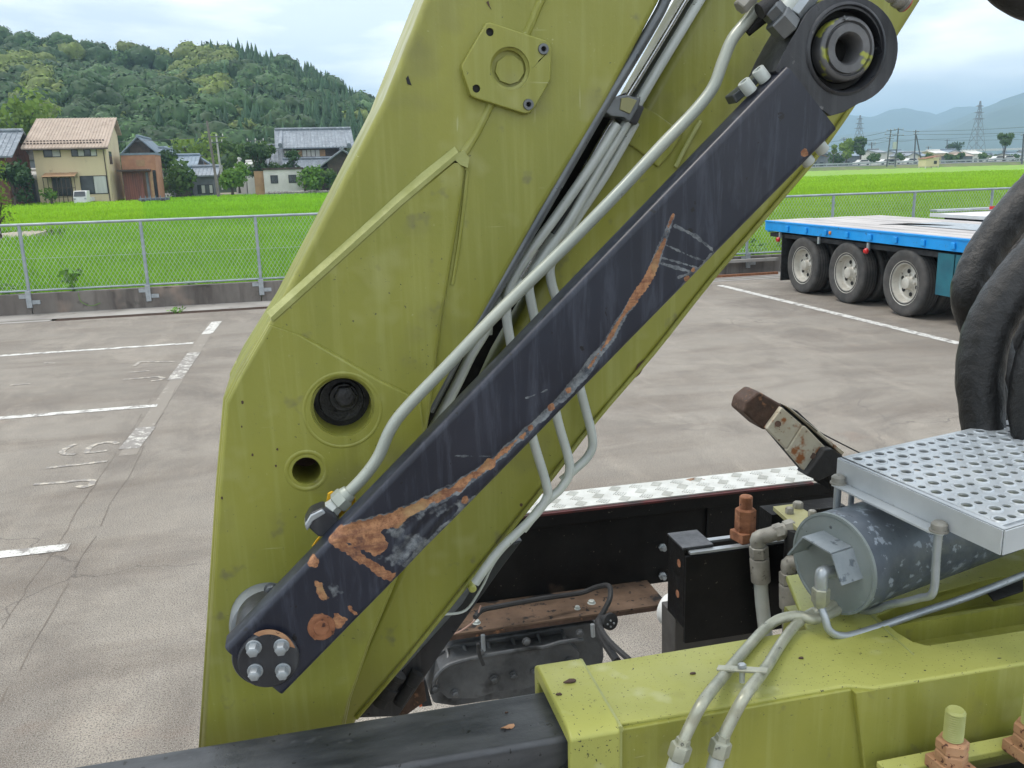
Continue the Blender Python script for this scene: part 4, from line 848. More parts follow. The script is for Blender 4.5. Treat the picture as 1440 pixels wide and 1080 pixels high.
# gearbox / engine lump
gb = thing('gearbox', onY(720, 985, 2.3)*[1, 1, 0]+[0, 0, .4], 'grimy grey cast gearbox with ribs hanging below the rust-stained flange', 'gearbox')
def blob(outline, Y0, depth, name, mat, par, rnd=.03, bz=0):
    return MB().prism(pY(outline, Y0), (0, depth, 0)).build(name, mat, par, bevel=rnd, seg=5)
blob([(604, 925), (640, 905), (700, 896), (835, 874), (847, 885), (850, 925), (842, 960), (760, 985), (700, 985), (640, 994), (610, 990), (598, 960)], 2.54, .3, 'casing_back', 'engine', gb, .02)
blob([(618, 942), (640, 928), (700, 920), (760, 912), (800, 905), (815, 918), (812, 945), (770, 958), (740, 968), (700, 972), (668, 982), (630, 982), (614, 968)], 2.47, .1, 'casing_cover', 'engine', gb, .03)
MB().tube([onY(x, y, 2.465) for x, y in [(608, 975), (612, 955), (628, 937), (655, 928), (700, 919), (745, 912), (765, 910), (790, 903), (820, 899)]], .007, 8, 6).build('rib', 'engine', gb)
for x0, y0, x1, y1 in ((652, 900, 656, 926), (686, 895, 688, 920), (720, 890, 724, 915), (756, 884, 760, 908), (790, 878, 793, 902), (628, 905, 630, 930), (700, 930, 704, 968), (735, 925, 737, 965), (660, 935, 664, 978), (770, 920, 772, 955)):
    MB().tube([onY(x0, y0+8, 2.535), onY((x0+x1)/2+1, (y0+y1)/2+3, 2.52), onY(x1, y1, 2.50)], .0065, 8, 5).build('rib', 'engine', gb)
for x, y in ((695, 955), (722, 950), (752, 945), (676, 915), (740, 902), (612, 968), (640, 975), (815, 890), (800, 930)):
    MB().hexhead(onY(x, y, 2.465), N, .011, .011).build('bolt', 'engine', gb)
for x in (679, 833):
    MB().cyl(onY(x, 878 if x > 700 else 893, 2.46), onY(x+1, 895 if x > 700 else 915, 2.46), .007).build('stud', 'galv', gb)
MB().prism(pY([(588, 962), (598, 955), (608, 992), (594, 994)], 2.45), (0, .05, 0)).build('guard', 'under', gb)
MB().prism(pY([(585, 963), (588, 961), (594, 993), (590, 995)], 2.45), (0, .03, 0)).build('orange_edge', surf('orange_red_edge', (.5, .1, .03), rough=.5), gb)
MB().tube([onY(x, y, 2.4) for x, y in [(672, 905), (674, 920), (680, 935)]], .006, 8, 5).build('sensor', 'rubber', gb)

# black bracket box right of the panel
bx = thing('mounting_bracket', onY(1000, 905, 2.05)*[1, 1, 0]+[0, 0, .7], 'oily black steel bracket box with pale slotted top edge and two bolt holes', 'bracket')
YM = 2.02
ztop = float(onY(968, 783, YM)[2]); xl, xr = float(onY(965, 790, YM)[0]), float(onY(1070, 780, YM)[0])
zbt = float(onY(966, 905, YM)[2])
MB().span((xl, YM, zbt), (xr+.2, YM+.012, ztop)).build('front_plate', 'black_matte', bx, bevel=.002)
ybk = 2.14
MB().span((xl-.0, YM+.0125, zbt+.04), (xl+.010, ybk, ztop+.012)).build('side_plate', 'black_matte', bx, bevel=.002)
MB().span((xl-.004, YM+.014, ztop+.013), (xl+.085, ybk, ztop+.02)).build('top_flange', 'black', bx, bevel=.002)
sl = [(xl+.012, YM-.001), (xr+.2, YM-.001), (xr+.2, YM+.075), (xl+.02, YM+.075), (xl+.012, YM+.06)]
sl = [(x, y, ztop+.004) for x, y in sl]
ho = [(xl+.04+.018*math.cos(q), YM+.037+.020*math.sin(q), ztop+.004) for q in np.linspace(math.pi/2, 1.5*math.pi, 7)]+[(xr+.12, YM+.017, ztop+.004), (xr+.12, YM+.057, ztop+.004)]
MB().prism(sl, (0, 0, .007), [ho]).build('slotted_top', 'galv', bx, bevel=.0015)
MB().span((xl+.012, YM+.02, ztop-.06), (xr+.2, YM+.07, ztop-.055)).build('slot_floor', 'void', bx)
for pz, py_ in ((792, 955), (835, 953)):
    p = onX(py_, pz, xl-.0005); MB().cyl(p, p-np.array([.001, 0, 0]), .011).build('bolt_hole', 'rust', bx)
rbz = thing('rusty_clamp_bolt', onY(1047, 768, 2.06), 'rusty threaded stud with tall nut on square washer, standing on the slotted bracket', 'stud bolt')
bp = np.array([float(onY(1048, 770, 2.05)[0]), 2.055, ztop+.011])
MB().box(bp+[0, 0, .014], (.06, .055, .028), .2).build('square_washer', 'rust', rbz, bevel=.003)
MB().lathe(bp+[0, 0, .028], (0, 0, 1), [(0, .026), (.003, .028), (.03, .028), (.032, .0275), (.034, .028), (.060, .028), (.064, .024)], 6).build('nut', 'rust', rbz)
pr = []
for i in range(16): pr += [(.09+i*.0022, .0158), (.0911+i*.0022, .0175)]
pr += [(.127, .015), (.129, .001)]
MB().lathe(bp, (0, 0, 1), pr, 20).build('threaded_rod', 'rust', rbz, smooth=0)
# grey post and roller behind
ps = thing('grey_post', onY(975, 905, 2.3), 'flat dark grey post under the black bracket', 'post')
MB().prism(pY([(949, 868), (1005, 860), (1060, 850), (1060, 960), (949, 960)], 2.15), (0, .1, 0)).build('post_body', surf('dark_grey_post_paint', (.07, .065, .06), rough=.7), ps, bevel=.004)
rl = thing('roller', onY(944, 858, 2.25), 'white roller with black tyre half hidden behind the bracket box', 'roller')
MB().lathe(onY(945, 860, 2.3), (0.5, -1, 0), [(0, .045), (.02, .045), (.022, .03)], 32).build('tyre', 'rubber', rl, bevel=.003)
MB().lathe(onY(938, 855, 2.33), (0.5, -1, 0), [(0, .05), (.025, .05)], 32).build('wheel_disc', 'white', rl, bevel=.003)
# hoses with elbow fittings
def hosefit(label, ex, ey, Y, run, hx, hy, hl):
    t = thing('hose_elbow', onY(hx, hy, Y), label, 'hose fitting', 'hydraulic hoses behind the tank')
    c0 = onY(ex, ey, Y)
    down = (onY(hx, hy, Y)-c0); down /= np.linalg.norm(down)
    MB().tube([onY(*run, Y-.01), (onY(*run, Y-.01)*.35+c0*.65), c0, c0+down*.02], .020, 16, 3).build('elbow', 'zinc', t, smooth=50)
    hd = onY(*run, Y-.01)-c0; hd /= np.linalg.norm(hd)
    MB().lathe(c0+hd*.045, hd, [(0, .021), (.003, .023), (.022, .023), (.025, .019), (.030, .019), (.031, .024), (.055, .024), (.058, .02)], 6).build('union_nut', 'zinc', t)
    MB().lathe(c0+down*.022, down, [(0, .022), (.002, .025), (.03, .025), (.033, .022)], 6).build('nut', 'zinc', t)
    MB().lathe(c0+down*.056, down, [(0, .024), (.003, .0255), (.068, .0255), (.070, .022)], 24).build('ferrule', 'zinc', t)
    MB().tube([c0+down*.12, c0+down*.2, c0+down*hl+[0.01, 0, 0]], .0185, 16, 3).build('hose', 'galv_dull' if hl > .3 else 'zinc', t)
hosefit('grey hose with elbow fitting just right of the rusty clamp bolt', 1066, 757, 1.98, (1108, 744), 1074, 880, .40)
hosefit('shorter grey hose fitting between the clamp-bolt hose and the air tank', 1109, 793, 1.93, (1124, 790), 1110, 880, .26)
vp = thing('valve_plate', onY(1118, 715, 2.1), 'dull yellow plate with three bolts behind the air tank', 'mounting plate')
zv = float(onY(1088, 712, 2.08)[2])
MB().prism([onZ(x, y, zv) for x, y in [(1087, 712), (1118, 708), (1150, 728), (1155, 740), (1128, 748)]], (0, 0, -.012)).build('plate', 'plate_yellow', vp, bevel=.001)
for x, y, r in ((1122, 714, .014), (1110, 722, .011), (1142, 726, .011)): MB().hexhead(onZ(x, y, zv), (0, 0, 1), r, .018, False).build('bolt', 'zinc', vp)
MB().lathe(onZ(1132, 735, zv)-[0, 0, .014], (0, 0, -1), [(0, .05), (.2, .05)], 24).build('valve_body', 'void', vp)
MB().span(onZ(1090, 720, zv)+[0.02, .05, -.35], onZ(1090, 720, zv)+[.25, .12, -.03]).build('back_plate', 'black_matte', vp)

# rusty tilted arm bracket
rb_ = thing('tilted_bracket', onY(1130, 650, 2.4), 'rust-stained white and brown steel arm with black pads, tilted over the tread plate', 'bracket')
def poly(name, pts, Y, d, mat, bev=.003): return MB().prism(pY(pts, Y), (0, d, 0)).build(name, mat, rb_, bevel=bev, seg=3)
poly('end_pad', [(1046, 580), (1050, 565), (1066, 552), (1072, 553), (1101, 570), (1080, 604), (1074, 605)], 2.36, .09, 'rust_dark', .008)
poly('strap_plate', [(1078, 603), (1100, 573), (1128, 597), (1106, 632)], 2.34, .02, 'white_rusty')
poly('strap_plate', [(1107, 634), (1129, 599), (1133, 600), (1166, 634), (1136, 668)], 2.335, .02, 'white_rusty')
poly('strap_back', [(1084, 606), (1104, 572), (1122, 578), (1186, 638), (1170, 668), (1138, 670)], 2.362, .05, 'under')
poly('side_bar', [(1106, 571), (1112, 574), (1188, 636), (1184, 640)], 2.34, .05, 'white_rusty', .002)
poly('rubber_pad', [(1134, 669), (1160, 632), (1170, 631), (1186, 642), (1178, 664), (1152, 677)], 2.31, .06, 'rubber', .005)
for x, y in ((1094, 596), (1143, 641)): MB().cyl(onY(x, y, 2.3333), onY(x, y, 2.332), .0095, seg=20).build('slot_hole', 'rust_dark', rb_)
poly('hinge_block', [(1160, 655), (1190, 648), (1194, 690), (1168, 690)], 2.38, .1, 'black_matte')
tag(MB().tube([onY(1120, 590, 2.42), onY(1160, 612, 2.45), onY(1215, 640, 2.5)], .0025, 6, 5).build('thin_cable', 'rubber'), 'thin dark cable trailing from the tilted rusty bracket', 'cable')

# ================================================================== HOSES in black sleeves at the right edge
def hose(label, pts, r, Y, mat='sleeve', radii=None):
    P = [onD(x, y, d) for x, y, d in pts]
    o = MB().tube(P, r, 28, 10, radii=radii).build('sleeved_hose', mat, smooth=80); tag(o, label, 'hose', 'sleeved hydraulic hoses at the right edge')
    t_ = o.data; rng = random.Random(int(pts[0][0]))
    # wrinkles of the loose sleeve
    co = np.zeros(len(t_.vertices)*3, np.float32); t_.vertices.foreach_get('co', co); co = co.reshape(-1, 3); no = np.zeros_like(co).ravel(); t_.vertices.foreach_get('normal', no); no = no.reshape(-1, 3)
    ph = rng.random()*6; w_ = (np.sin(co[:, 2]*48+np.sin(co[:, 0]*60+ph)*2.4+ph)*.6+np.sin(co[:, 2]*95+co[:, 0]*130+np.sin(co[:, 1]*70)*2)*.5+np.sin(co[:, 0]*210+co[:, 1]*160)*.3)*.0013
    co += no*w_[:, None]; t_.vertices.foreach_set('co', co.ravel()); t_.update(); return o
def HP(lab, pts, d, wpx, sq=None): hose(lab, [(x, y, d+dd) for x, y, dd in pts], .05, d, radii=[w*.88*(d)/FPX for w in wpx])
HP('outer sleeved black hose nearest the trailer, curving down from the right edge', [(1700, 60, 0), (1520, 200, 0), (1460, 262, 0), (1410, 320, 0), (1376, 372, 0), (1362, 415, 0), (1366, 450, .02), (1380, 490, .05), (1400, 560, .1), (1410, 640, .1)], 2.25, [28, 29, 30, 30, 29, 27, 22, 20, 20, 20])
HP('middle sleeved black hose with a lighter worn top, in front of the others', [(1720, 120, 0), (1560, 260, 0), (1500, 320, 0), (1450, 372, 0), (1410, 425, 0), (1386, 475, 0), (1378, 530, 0), (1382, 590, .0), (1392, 660, .0)], 2.05, [34, 36, 36, 36, 37, 37, 36, 33, 30])
HP('sleeved black hose tucked between the outer and middle hoses', [(1700, 90, 0), (1520, 250, 0), (1460, 318, 0), (1425, 368, 0), (1405, 420, 0), (1400, 480, 0), (1420, 560, 0), (1425, 650, 0)], 2.4, [28, 28, 28, 26, 24, 24, 24, 24])
HP('lowest sleeved black hose bulging in at the right edge', [(1650, 300, 0), (1520, 420, 0), (1478, 470, 0), (1455, 530, 0), (1450, 590, 0), (1462, 660, 0)], 1.95, [34, 34, 35, 35, 32, 30])
HP('far sleeved black hose bundle behind the two front hoses', [(1530, 360, 0), (1460, 450, 0), (1425, 530, 0), (1418, 640, 0)], 2.5, [36, 36, 34, 34])
tag(MB().tube([onD(1390, -260, 1.3), onD(1395, -120, 1.3), onD(1402, -40, 1.3), onD(1428, -8, 1.3), onD(1480, 6, 1.3), onD(1620, 0, 1.3)], .027, 20, 8).build('sleeved_hose', 'sleeve'), 'black hose just dipping into the top right corner', 'hose', 'sleeved hydraulic hoses at the right edge')

# ================================================================== PARKING LOT
sheet = lambda name, x0, x1, y0, y1, z, mat: struct(MB().add([(x0, y0, z), (x1, y0, z), (x1, y1, z), (x0, y1, z)], [(0, 1, 2, 3)]).build(name, mat, smooth=0))
sheet('ground', -3000, 4000, -600, 6000, -.30, 'verge')
sheet('parking_lot', -40, 60, -25, 16.55, 0, 'asphalt')
g = sheet('gutter', -40, 60, 16.70, 17.5, .012, 'gutter')
sheet('drain_bed', -40, 60, 16.5, 16.72, -.05, 'rust_dark')
def stripes(name, rects, mat, z=.004):
    m = MB()
    for (x0, y0, x1, y1, w) in rects:
        a, b = np.array([x0, y0]), np.array([x1, y1]); d = (b-a)/np.linalg.norm(b-a); n_ = np.array([-d[1], d[0]])*w/2
        m.add([(*(a-n_), z), (*(b-n_), z), (*(b+n_), z), (*(a+n_), z)], [(0, 1, 2, 3)])
    return struct(m.build(name, mat, smooth=0))
stripes('bay_line', [(-16, 13.37, -1.62, 13.37, .12)], 'line')
stripes('bay_line', [(-16, 9.62, -1.60, 9.66, .12)], 'line')
stripes('bay_line', [(-12, 5.85, -1.62, 5.90, .12)], 'line')
stripes('bay_line', [(-1.50, 14.1, -1.45, 15.3, .16)], 'line')
stripes('bay_line', [(-1.58, 10.9, -1.53, 12.6, .17)], 'line_worn')
stripes('bay_line', [(-1.62, 8.1, -1.58, 8.8, .18)], 'line_worn')
stripes('bay_line', [(8.13, 6.2, 7.93, 16.0, .15)], 'line')
def letter(strokes, w=.05):
    m = MB()
    for st in strokes:
        P = [onZ(x, y, .008)[:2] for x, y in st]
        for a, b in zip(P[:-1], P[1:]):
            d = (b-a)/np.linalg.norm(b-a); n_ = np.array([-d[1], d[0]])*w/2; a2, b2 = a-d*w*.3, b+d*w*.3
            m.add([(*(a2-n_), .008), (*(b2-n_), .008), (*(b2+n_), .008), (*(a2+n_), .008)], [(0, 1, 2, 3)])
    return m
def mark(name, strokes): 
    m = letter(strokes); m.v = [(x, y, .004+.0006*i/100) for i, (x, y, z) in enumerate(m.v)]; struct(m.build(name, 'letter', smooth=0))
mark('painted_bay_number', [[(50, 680), (90, 677), (118, 674), (131, 675), (128, 681), (118, 684), (110, 683)], [(68, 657), (148, 648)], [(105, 624), (92, 630), (86, 635), (92, 638), (104, 638)], [(122, 635), (125, 629), (134, 624), (150, 621), (160, 621), (164, 623)], [(122, 636), (148, 633)]])
mark('painted_bay_number', [[(175, 533), (200, 531), (222, 529), (230, 531), (224, 534), (214, 535)], [(183, 523), (208, 521)], [(189, 514), (197, 508), (245, 508)]])
mark('worn_paint', [[(16, 541), (40, 539)], [(63, 510), (76, 510)]])
M['faint'] = paint_mat('nearly_gone_road_paint', (.36, .33, .285), .57, (.235, .208, .175), sc=5)
m = MB(); P_ = [(-1.50, 15.3), (-1.53, 12.6), (-1.57, 10.0), (-1.60, 7.9)]
for (x0_, y0_), (x1_, y1_) in zip(P_[:-1], P_[1:]): m.add([(x0_-.075, y0_, .0018), (x1_-.075, y1_, .0018), (x1_+.075, y1_, .0018), (x0_+.075, y0_, .0018)], [(0, 1, 2, 3)])
struct(m.build('faded_bay_line', 'faint', smooth=0))
m = MB(); rk = random.Random(8)
for sx in (-.11, .10):
    y_ = 10.8; xo = 0
    while y_ > 4.2:
        y2 = y_-rk.uniform(.08, .25); xn = xo*.7+rk.uniform(-.012, .012); w_ = rk.uniform(.0015, .004)
        if rk.random() < .86: m.add([(-1.6+sx+xo-w_, y_, .0021), (-1.6+sx+xn-w_, y2, .0021), (-1.6+sx+xn+w_, y2, .0021), (-1.6+sx+xo+w_, y_, .0021)], [(0, 1, 2, 3)])
        y_, xo = y2, xn
M['crack'] = surf('dirt_filled_crack', (.13, .11, .09), (.19, .16, .13), 6, rough=.95)
struct(m.build('pavement_crack', 'crack', smooth=0))
# grating bars over the drain
m = MB()
x = -4.2
while x < 1.2: m.box((x, 16.61, -.004), (.018, .19, .02)); x += .035
m.box((-1.5, 16.51, -.004), (5.4, .015, .022)); m.box((-1.5, 16.71, -.004), (5.4, .015, .022))
gr = m.build('drain_grating', 'rust_dark'); tag(gr, 'rusty slotted drain grating along the foot of the low concrete wall', 'drain grating')
cbd = MB().span((-40, 16.52, -.04), (-4.3, 16.70, .006)).build('drain_cover', 'gutter'); tag(cbd, 'weathered concrete drain cover strip left of the rusty grating', 'drain cover')
cbd = MB().span((1.3, 16.52, -.04), (40, 16.70, .006)).build('drain_cover', 'gutter'); tag(cbd, 'concrete drain cover strip right of the rusty grating', 'drain cover')
# low wall
wl_ = thing('low_wall', (0, 17.6, 0), 'low stained concrete wall under the chain-link fence', 'wall')
x = -16.8; i = 0
while x < 30: MB().span((x, 17.5, -.05), (x+4.0-.012, 17.68, .375)).build('wall_panel', 'concrete', wl_, bevel=.006); x += 4.0
# rebar/timber on the ground beside trailer
bt = MB().box((8.6, 16.9, .06), (2.2, .06, .05), .02).build('steel_bar', 'rust'); tag(bt, 'rust-brown bar lying by the wall behind the trailer wheels', 'bar')
bt = MB().box((9.3, 17.38, .30), (1.3, .1, .06)).build('pale_rail', 'gutter'); tag(bt, 'pale rail leaning along the wall behind the trailer', 'rail')
# fence
fn = thing('chain_link_fence', (0, 17.6, 0), 'galvanised chain-link fence on the low wall between car park and rice field', 'fence')
XP = [-16.9+2.02*i for i in range(27)]; XP = [p-XP[6]+(-4.83) for p in XP]
ztr, zbr = 1.60, .43
for xp in XP:
    pst = MB().cyl((xp, 17.56, .16), (xp, 17.56, 1.585), .030, seg=14).build('post', 'fence', fn)
    bk = MB().span((xp-.045, 17.46, .13), (xp+.045, 17.50, .43)).build('bracket', 'galv', pst, bevel=.005)
    MB().span((xp-.16, 17.485, .30), (xp-.046, 17.498, .37)).build('bracket_ear', 'galv', pst); MB().span((xp+.046, 17.485, .19), (xp+.18, 17.498, .26)).build('bracket_ear', 'galv', pst)
    MB().lathe((xp, 17.56, 1.0), (0, 0, 1), [(-.018, .036), (.018, .036)], 14).build('band', 'fence', pst)
for a, b in zip(XP[:-1], XP[1:]):
    MB().cyl((a+.001, 17.56, ztr), (b-.001, 17.56, ztr), .024, seg=12).build('top_rail', 'fence', fn)
    MB().cyl((a+.03, 17.56, zbr), (b-.03, 17.56, zbr), .018, seg=12).build('bottom_rail', 'fence', fn)
# wire mesh, woven diagonals
segs = []
hgt = ztr-zbr; st = .072; sl_ = .62
xx = XP[0]-hgt*sl_
while xx < XP[-1]:
    segs.append(((xx, zbr), (xx+hgt*sl_, ztr))); segs.append(((xx+hgt*sl_, zbr), (xx, ztr))); xx += st
segs.append(((XP[0], 1.0), (XP[-1], 1.0)))
V, F = [], []
for (ax_, az_), (bx_, bz_) in segs:
    d = np.array([bx_-ax_, 0, bz_-az_]); d /= np.linalg.norm(d); p_ = np.array([-d[2], 0, d[0]])*.0034; o_ = len(V)
    for (qx, qz) in ((ax_, az_), (bx_, bz_)):
        c_ = np.array([qx, 17.56, qz]); V += [c_+p_, c_-p_*.5+[0, -.0022, 0], c_-p_*.5+[0, .0022, 0]]
    F += [(o_, o_+1, o_+4), (o_, o_+4, o_+3), (o_+1, o_+2, o_+5), (o_+1, o_+5, o_+4), (o_+2, o_, o_+3), (o_+2, o_+3, o_+5)]
wm = fast_mesh('wire_mesh', np.array(V)-np.array([0, 17.6, 0]), np.array(F), 'wire'); wm.parent = fn; wm['kind'] = 'stuff'

# ================================================================== TRAILER
XT = 8.72
tr = thing('flatbed_trailer', (XT+1.25, 12, 0), 'blue flatbed trailer with weathered pale deck and three visible axles of dual wheels', 'trailer')
zt_ = 1.24
YT0, YT1 = 6.5, 15.75
print('trailer end', onX(1075, 312, XT), onX(1370, 330, XT), onX(1370, 350, XT), onX(1100, 325, XT))
MB().span((XT, YT0, zt_-.19), (XT+.05, YT1, zt_-.012)).build('side_rail', 'blue', tr, bevel=.006)
MB().span((XT-.012, YT0, zt_-.03), (XT+.05, YT1, zt_-.0)).build('rail_cap', 'blue', tr, bevel=.004)
MB().span((XT+2.45, YT0, zt_-.22), (XT+2.5, YT1, zt_)).build('side_rail', 'blue', tr)
MB().span((XT+.051, YT1-.05, zt_-.22), (XT+2.449, YT1, zt_-.003)).build('tail_beam', 'blue', tr)
for i in range(8):
    MB().span((XT+.055+i*.3, YT0, zt_-.045), (XT+.055+i*.3+.292, YT1-.055, zt_+.004+.003*(i % 3))).build('deck_board', 'deckwood', tr)
MB().span((XT+1.0, 10.6, zt_+.012), (XT+1.9, 13.2, zt_+.015)).build('tread_panel', 'galv', tr)
MB().prism([(XT+.75, 13.3, zt_+.013), (XT+1.35, 12.4, zt_+.013), (XT+1.5, 12.4, zt_+.013), (XT+1.3, 13.3, zt_+.013)], (0, 0, .002)).build('dark_gap', 'under', tr)
for i in range(14):
    y = YT0+.35+i*.62
    hk = MB().box((XT-.02, y, zt_-.11), (.03, .08, .09)).build('lashing_hook', 'blue', tr, bevel=.01)
MB().lathe((XT-.001, 13.55, zt_-.11), (-1, 0, 0), [(0, .03), (.018, .03), (.024, .02)], 16).build('marker_lamp', 'amber', tr)
MB().span((XT+.5, YT0, .75), (XT+.65, YT1-.3, zt_-.22)).build('chassis_beam', 'under', tr)
MB().span((XT+1.85, YT0, .75), (XT+2.0, YT1-.3, zt_-.22)).build('chassis_beam', 'under', tr)
MB().span((XT+.06, YT0, zt_-.30), (XT+2.44, YT1-.1, zt_-.225)).build('underframe', 'under', tr)
def wheel(y, x, inner=False):
    w = MB(); r = .50; c = (x, y, r)
    prof = [(0, .30), (.0, .335), (-.012, .40), (-.018, .45), (-.008, .488), (.01, .499), (.03, .502), (.21, .502), (.23, .498), (.248, .485), (.256, .44), (.25, .36), (.235, .30)]
    w.lathe(c, (1, 0, 0), prof, 40, False); t = w.build('wheel', 'tyre', tr, smooth=50)
    tm = MB()
    for gx_ in (.055, .105, .155, .2): tm.lathe((x+gx_-.004, y, r), (1, 0, 0), [(0, .5032), (.009, .5032)], 36, False)
    tm.build('tread_groove', 'void', t)
    if not inner:
        rm_ = MB().lathe((x, y, r), (1, 0, 0), [(-.004, .335), (.004, .315), (.006, .30), (.006, .285), (.05, .275), (.10, .262), (.115, .235), (.108, .20), (.10, .12), (.08, .10), (.055, .092), (.02, .085), (.015, .07), (.015, .001)], 40, False).build('rim', 'rim', t, smooth=40)
        for k_ in range(6):
            q = 2*math.pi*(k_+.3)/6; p = np.array([x+.100, y+math.cos(q)*.175, r+math.sin(q)*.175]); MB().cyl(p, p-np.array([.006, 0, 0]), .033, seg=14).build('hand_hole', 'void', t)
        for k_ in range(8):
            q = 2*math.pi*k_/8; p = np.array([x+.095, y+math.cos(q)*.125, r+math.sin(q)*.125]); MB().cyl(p, p-np.array([.028, 0, 0]), .014, seg=6).build('wheel_nut', 'rim', t)
    return t
for y in (14.42, 13.08, 11.60):
    wheel(y, XT+.03); wheel(y, XT+.36, True)
    wheel(y, XT+1.85, True); wheel(y, XT+2.2, True)
    MB().cyl((XT+.3, y, .5), (XT+2.2, y, .5), .06).build('axle', 'under', tr)
MB().span((XT+.02, YT1-.62, .15), (XT+.6, YT1-.60, zt_-.24)).build('mud_flap', 'rubber', tr)
MB().span((XT+.02, 10.55, .42), (XT+.6, 10.57, zt_-.23)).build('blue_flap', 'teal', tr)
MB().span((XT+.02, 10.4, .42), (XT+.03, 10.9, zt_-.23)).build('blue_flap', 'teal', tr)
for i, yy in enumerate((15.2, 13.9, 12.5, 9.6)):
    p = np.array([XT-.0, yy, zt_-.30]); b_ = MB().box(p+[.01, 0, .04], (.03, .05, .12)).build('lamp_bracket', 'galv', tr)
    if i in (0, 2): MB().lathe(p-np.array([.01, 0, .03]), (-1, 0, 0), [(0, .045), (.03, .045), (.05, .03), (.055, .01)], 18).build('red_lamp', 'red', tr)
for z in (.35, .55, .75): MB().span((XT+.05, 9.75, z), (XT+.09, 10.3, z+.05)).build('side_guard', 'galv', tr, bevel=.004)
MB().span((XT+1.2, 9.4, .3), (XT+2.0, 10.2, .9)).build('spare_box', 'under', tr)
# second white flat deck beyond
t2 = thing('white_trailer', (13.3, 12.5, 0), 'second low white trailer deck with a red lamp, beyond the blue trailer', 'trailer')
MB().span((12.0, 6.5, 1.20), (14.3, 15.3, 1.27)).build('deck', 'white', t2, bevel=.006)
MB().span((12.0, 15.1, 1.30), (14.3, 15.3, 1.34)).build('tail_board', 'galv', t2, bevel=.006)
MB().span((12.1, 7, .6), (14.2, 15, 1.21)).build('underframe', 'under', t2)
MB().span((13.0, 14.86, 1.32), (13.2, 14.895, 1.38)).build('red_lamp', 'red', t2)
MB().span((13.7, 12.2, 1.30), (14.2, 13.6, 1.52)).build('toolbox', 'white', t2, bevel=.01)
for y in (14.0, 12.6): MB().lathe((12.0, y, .48), (1, 0, 0), [(0, .3), (0, .46), (.03, .48), (.25, .48)], 24).build('wheel', 'tyre', t2)
# ================================================================== RICE FIELD
def in_far_field(x, y):   # the yellower plot at upper left
    return (y > 47) & (x < -.155*y+.0)
sheet('rice_paddy_mud', -60, 130, 17.75, 192, -.12, 'soil')
def tufts(y0, y1, dx, dy, nbl, hgt, wid, seed):
    rng = np.random.default_rng(seed); rows = []
    ys = np.arange(y0, y1, dy)
    for y in ys:
        xs = np.arange(-.36*y-2, 1.02*y+3, dx); rows.append(np.stack([xs+rng.normal(0, dx*.10, len(xs)), np.full(len(xs), y)+rng.normal(0, dy*.25, len(xs))], 1))
    P = np.concatenate(rows)
    # lane left bare: path at the left
    d = (P[:, 1] > 39)*(P[:, 1] < 46)*(P[:, 0] < -.23*P[:, 1])
    P = P[~d.astype(bool)]; n = len(P); k_ = n*nbl
    B = np.repeat(P, nbl, 0); ang = rng.random(k_)*2*math.pi; lean = rng.uniform(.05, .34, k_)*hgt; h = hgt*rng.uniform(.7, 1.12, k_)*(1+.12*np.sin(B[:, 0]*.6)*np.sin(B[:, 1]*.35))
    base = np.stack([B[:, 0]+np.cos(ang)*.03, B[:, 1]+np.sin(ang)*.03, np.full(k_, -.1)], 1)
    dir_ = np.stack([np.cos(ang), np.sin(ang), np.zeros(k_)], 1); sd_ = np.stack([-np.sin(ang), np.cos(ang), np.zeros(k_)], 1)*wid*rng.uniform(.7, 1.2, k_)[:, None]
    mid = base+dir_*lean[:, None]*.35+np.stack([np.zeros(k_)]*2+[h*.62], 1); tip = base+dir_*lean[:, None]+np.stack([np.zeros(k_)]*2+[h], 1)
    V = np.stack([base-sd_*.6, base+sd_*.6, mid-sd_, mid+sd_, tip], 1).reshape(-1, 3)
    o_ = np.arange(k_)*5; F = np.concatenate([np.stack([o_, o_+1, o_+3], 1), np.stack([o_, o_+3, o_+2], 1), np.stack([o_+2, o_+3, o_+4], 1)])
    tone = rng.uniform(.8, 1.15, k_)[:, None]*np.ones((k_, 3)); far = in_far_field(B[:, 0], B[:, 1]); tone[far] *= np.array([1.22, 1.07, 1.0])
    rt_ = (B[:, 0] > 9); tone[rt_] *= np.array([1.22, 1.05, 1.0]); tone *= (1+.30*np.clip((B[:, 1]-30)/50, 0, 1))[:, None]  # last factor lifts colour with distance, making up for shading on upright blades
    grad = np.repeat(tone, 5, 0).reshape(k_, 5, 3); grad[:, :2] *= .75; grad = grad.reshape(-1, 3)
    return V, F, grad
Vs, Fs, Ts = [], [], []; off = 0
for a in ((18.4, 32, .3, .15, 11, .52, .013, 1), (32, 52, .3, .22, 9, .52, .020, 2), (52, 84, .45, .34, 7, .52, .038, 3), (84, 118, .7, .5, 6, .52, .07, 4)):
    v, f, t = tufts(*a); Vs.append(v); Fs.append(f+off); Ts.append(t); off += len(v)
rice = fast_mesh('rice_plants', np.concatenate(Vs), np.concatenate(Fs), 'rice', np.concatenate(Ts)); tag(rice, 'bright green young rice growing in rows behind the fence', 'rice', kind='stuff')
print('rice tris', len(rice.data.polygons))
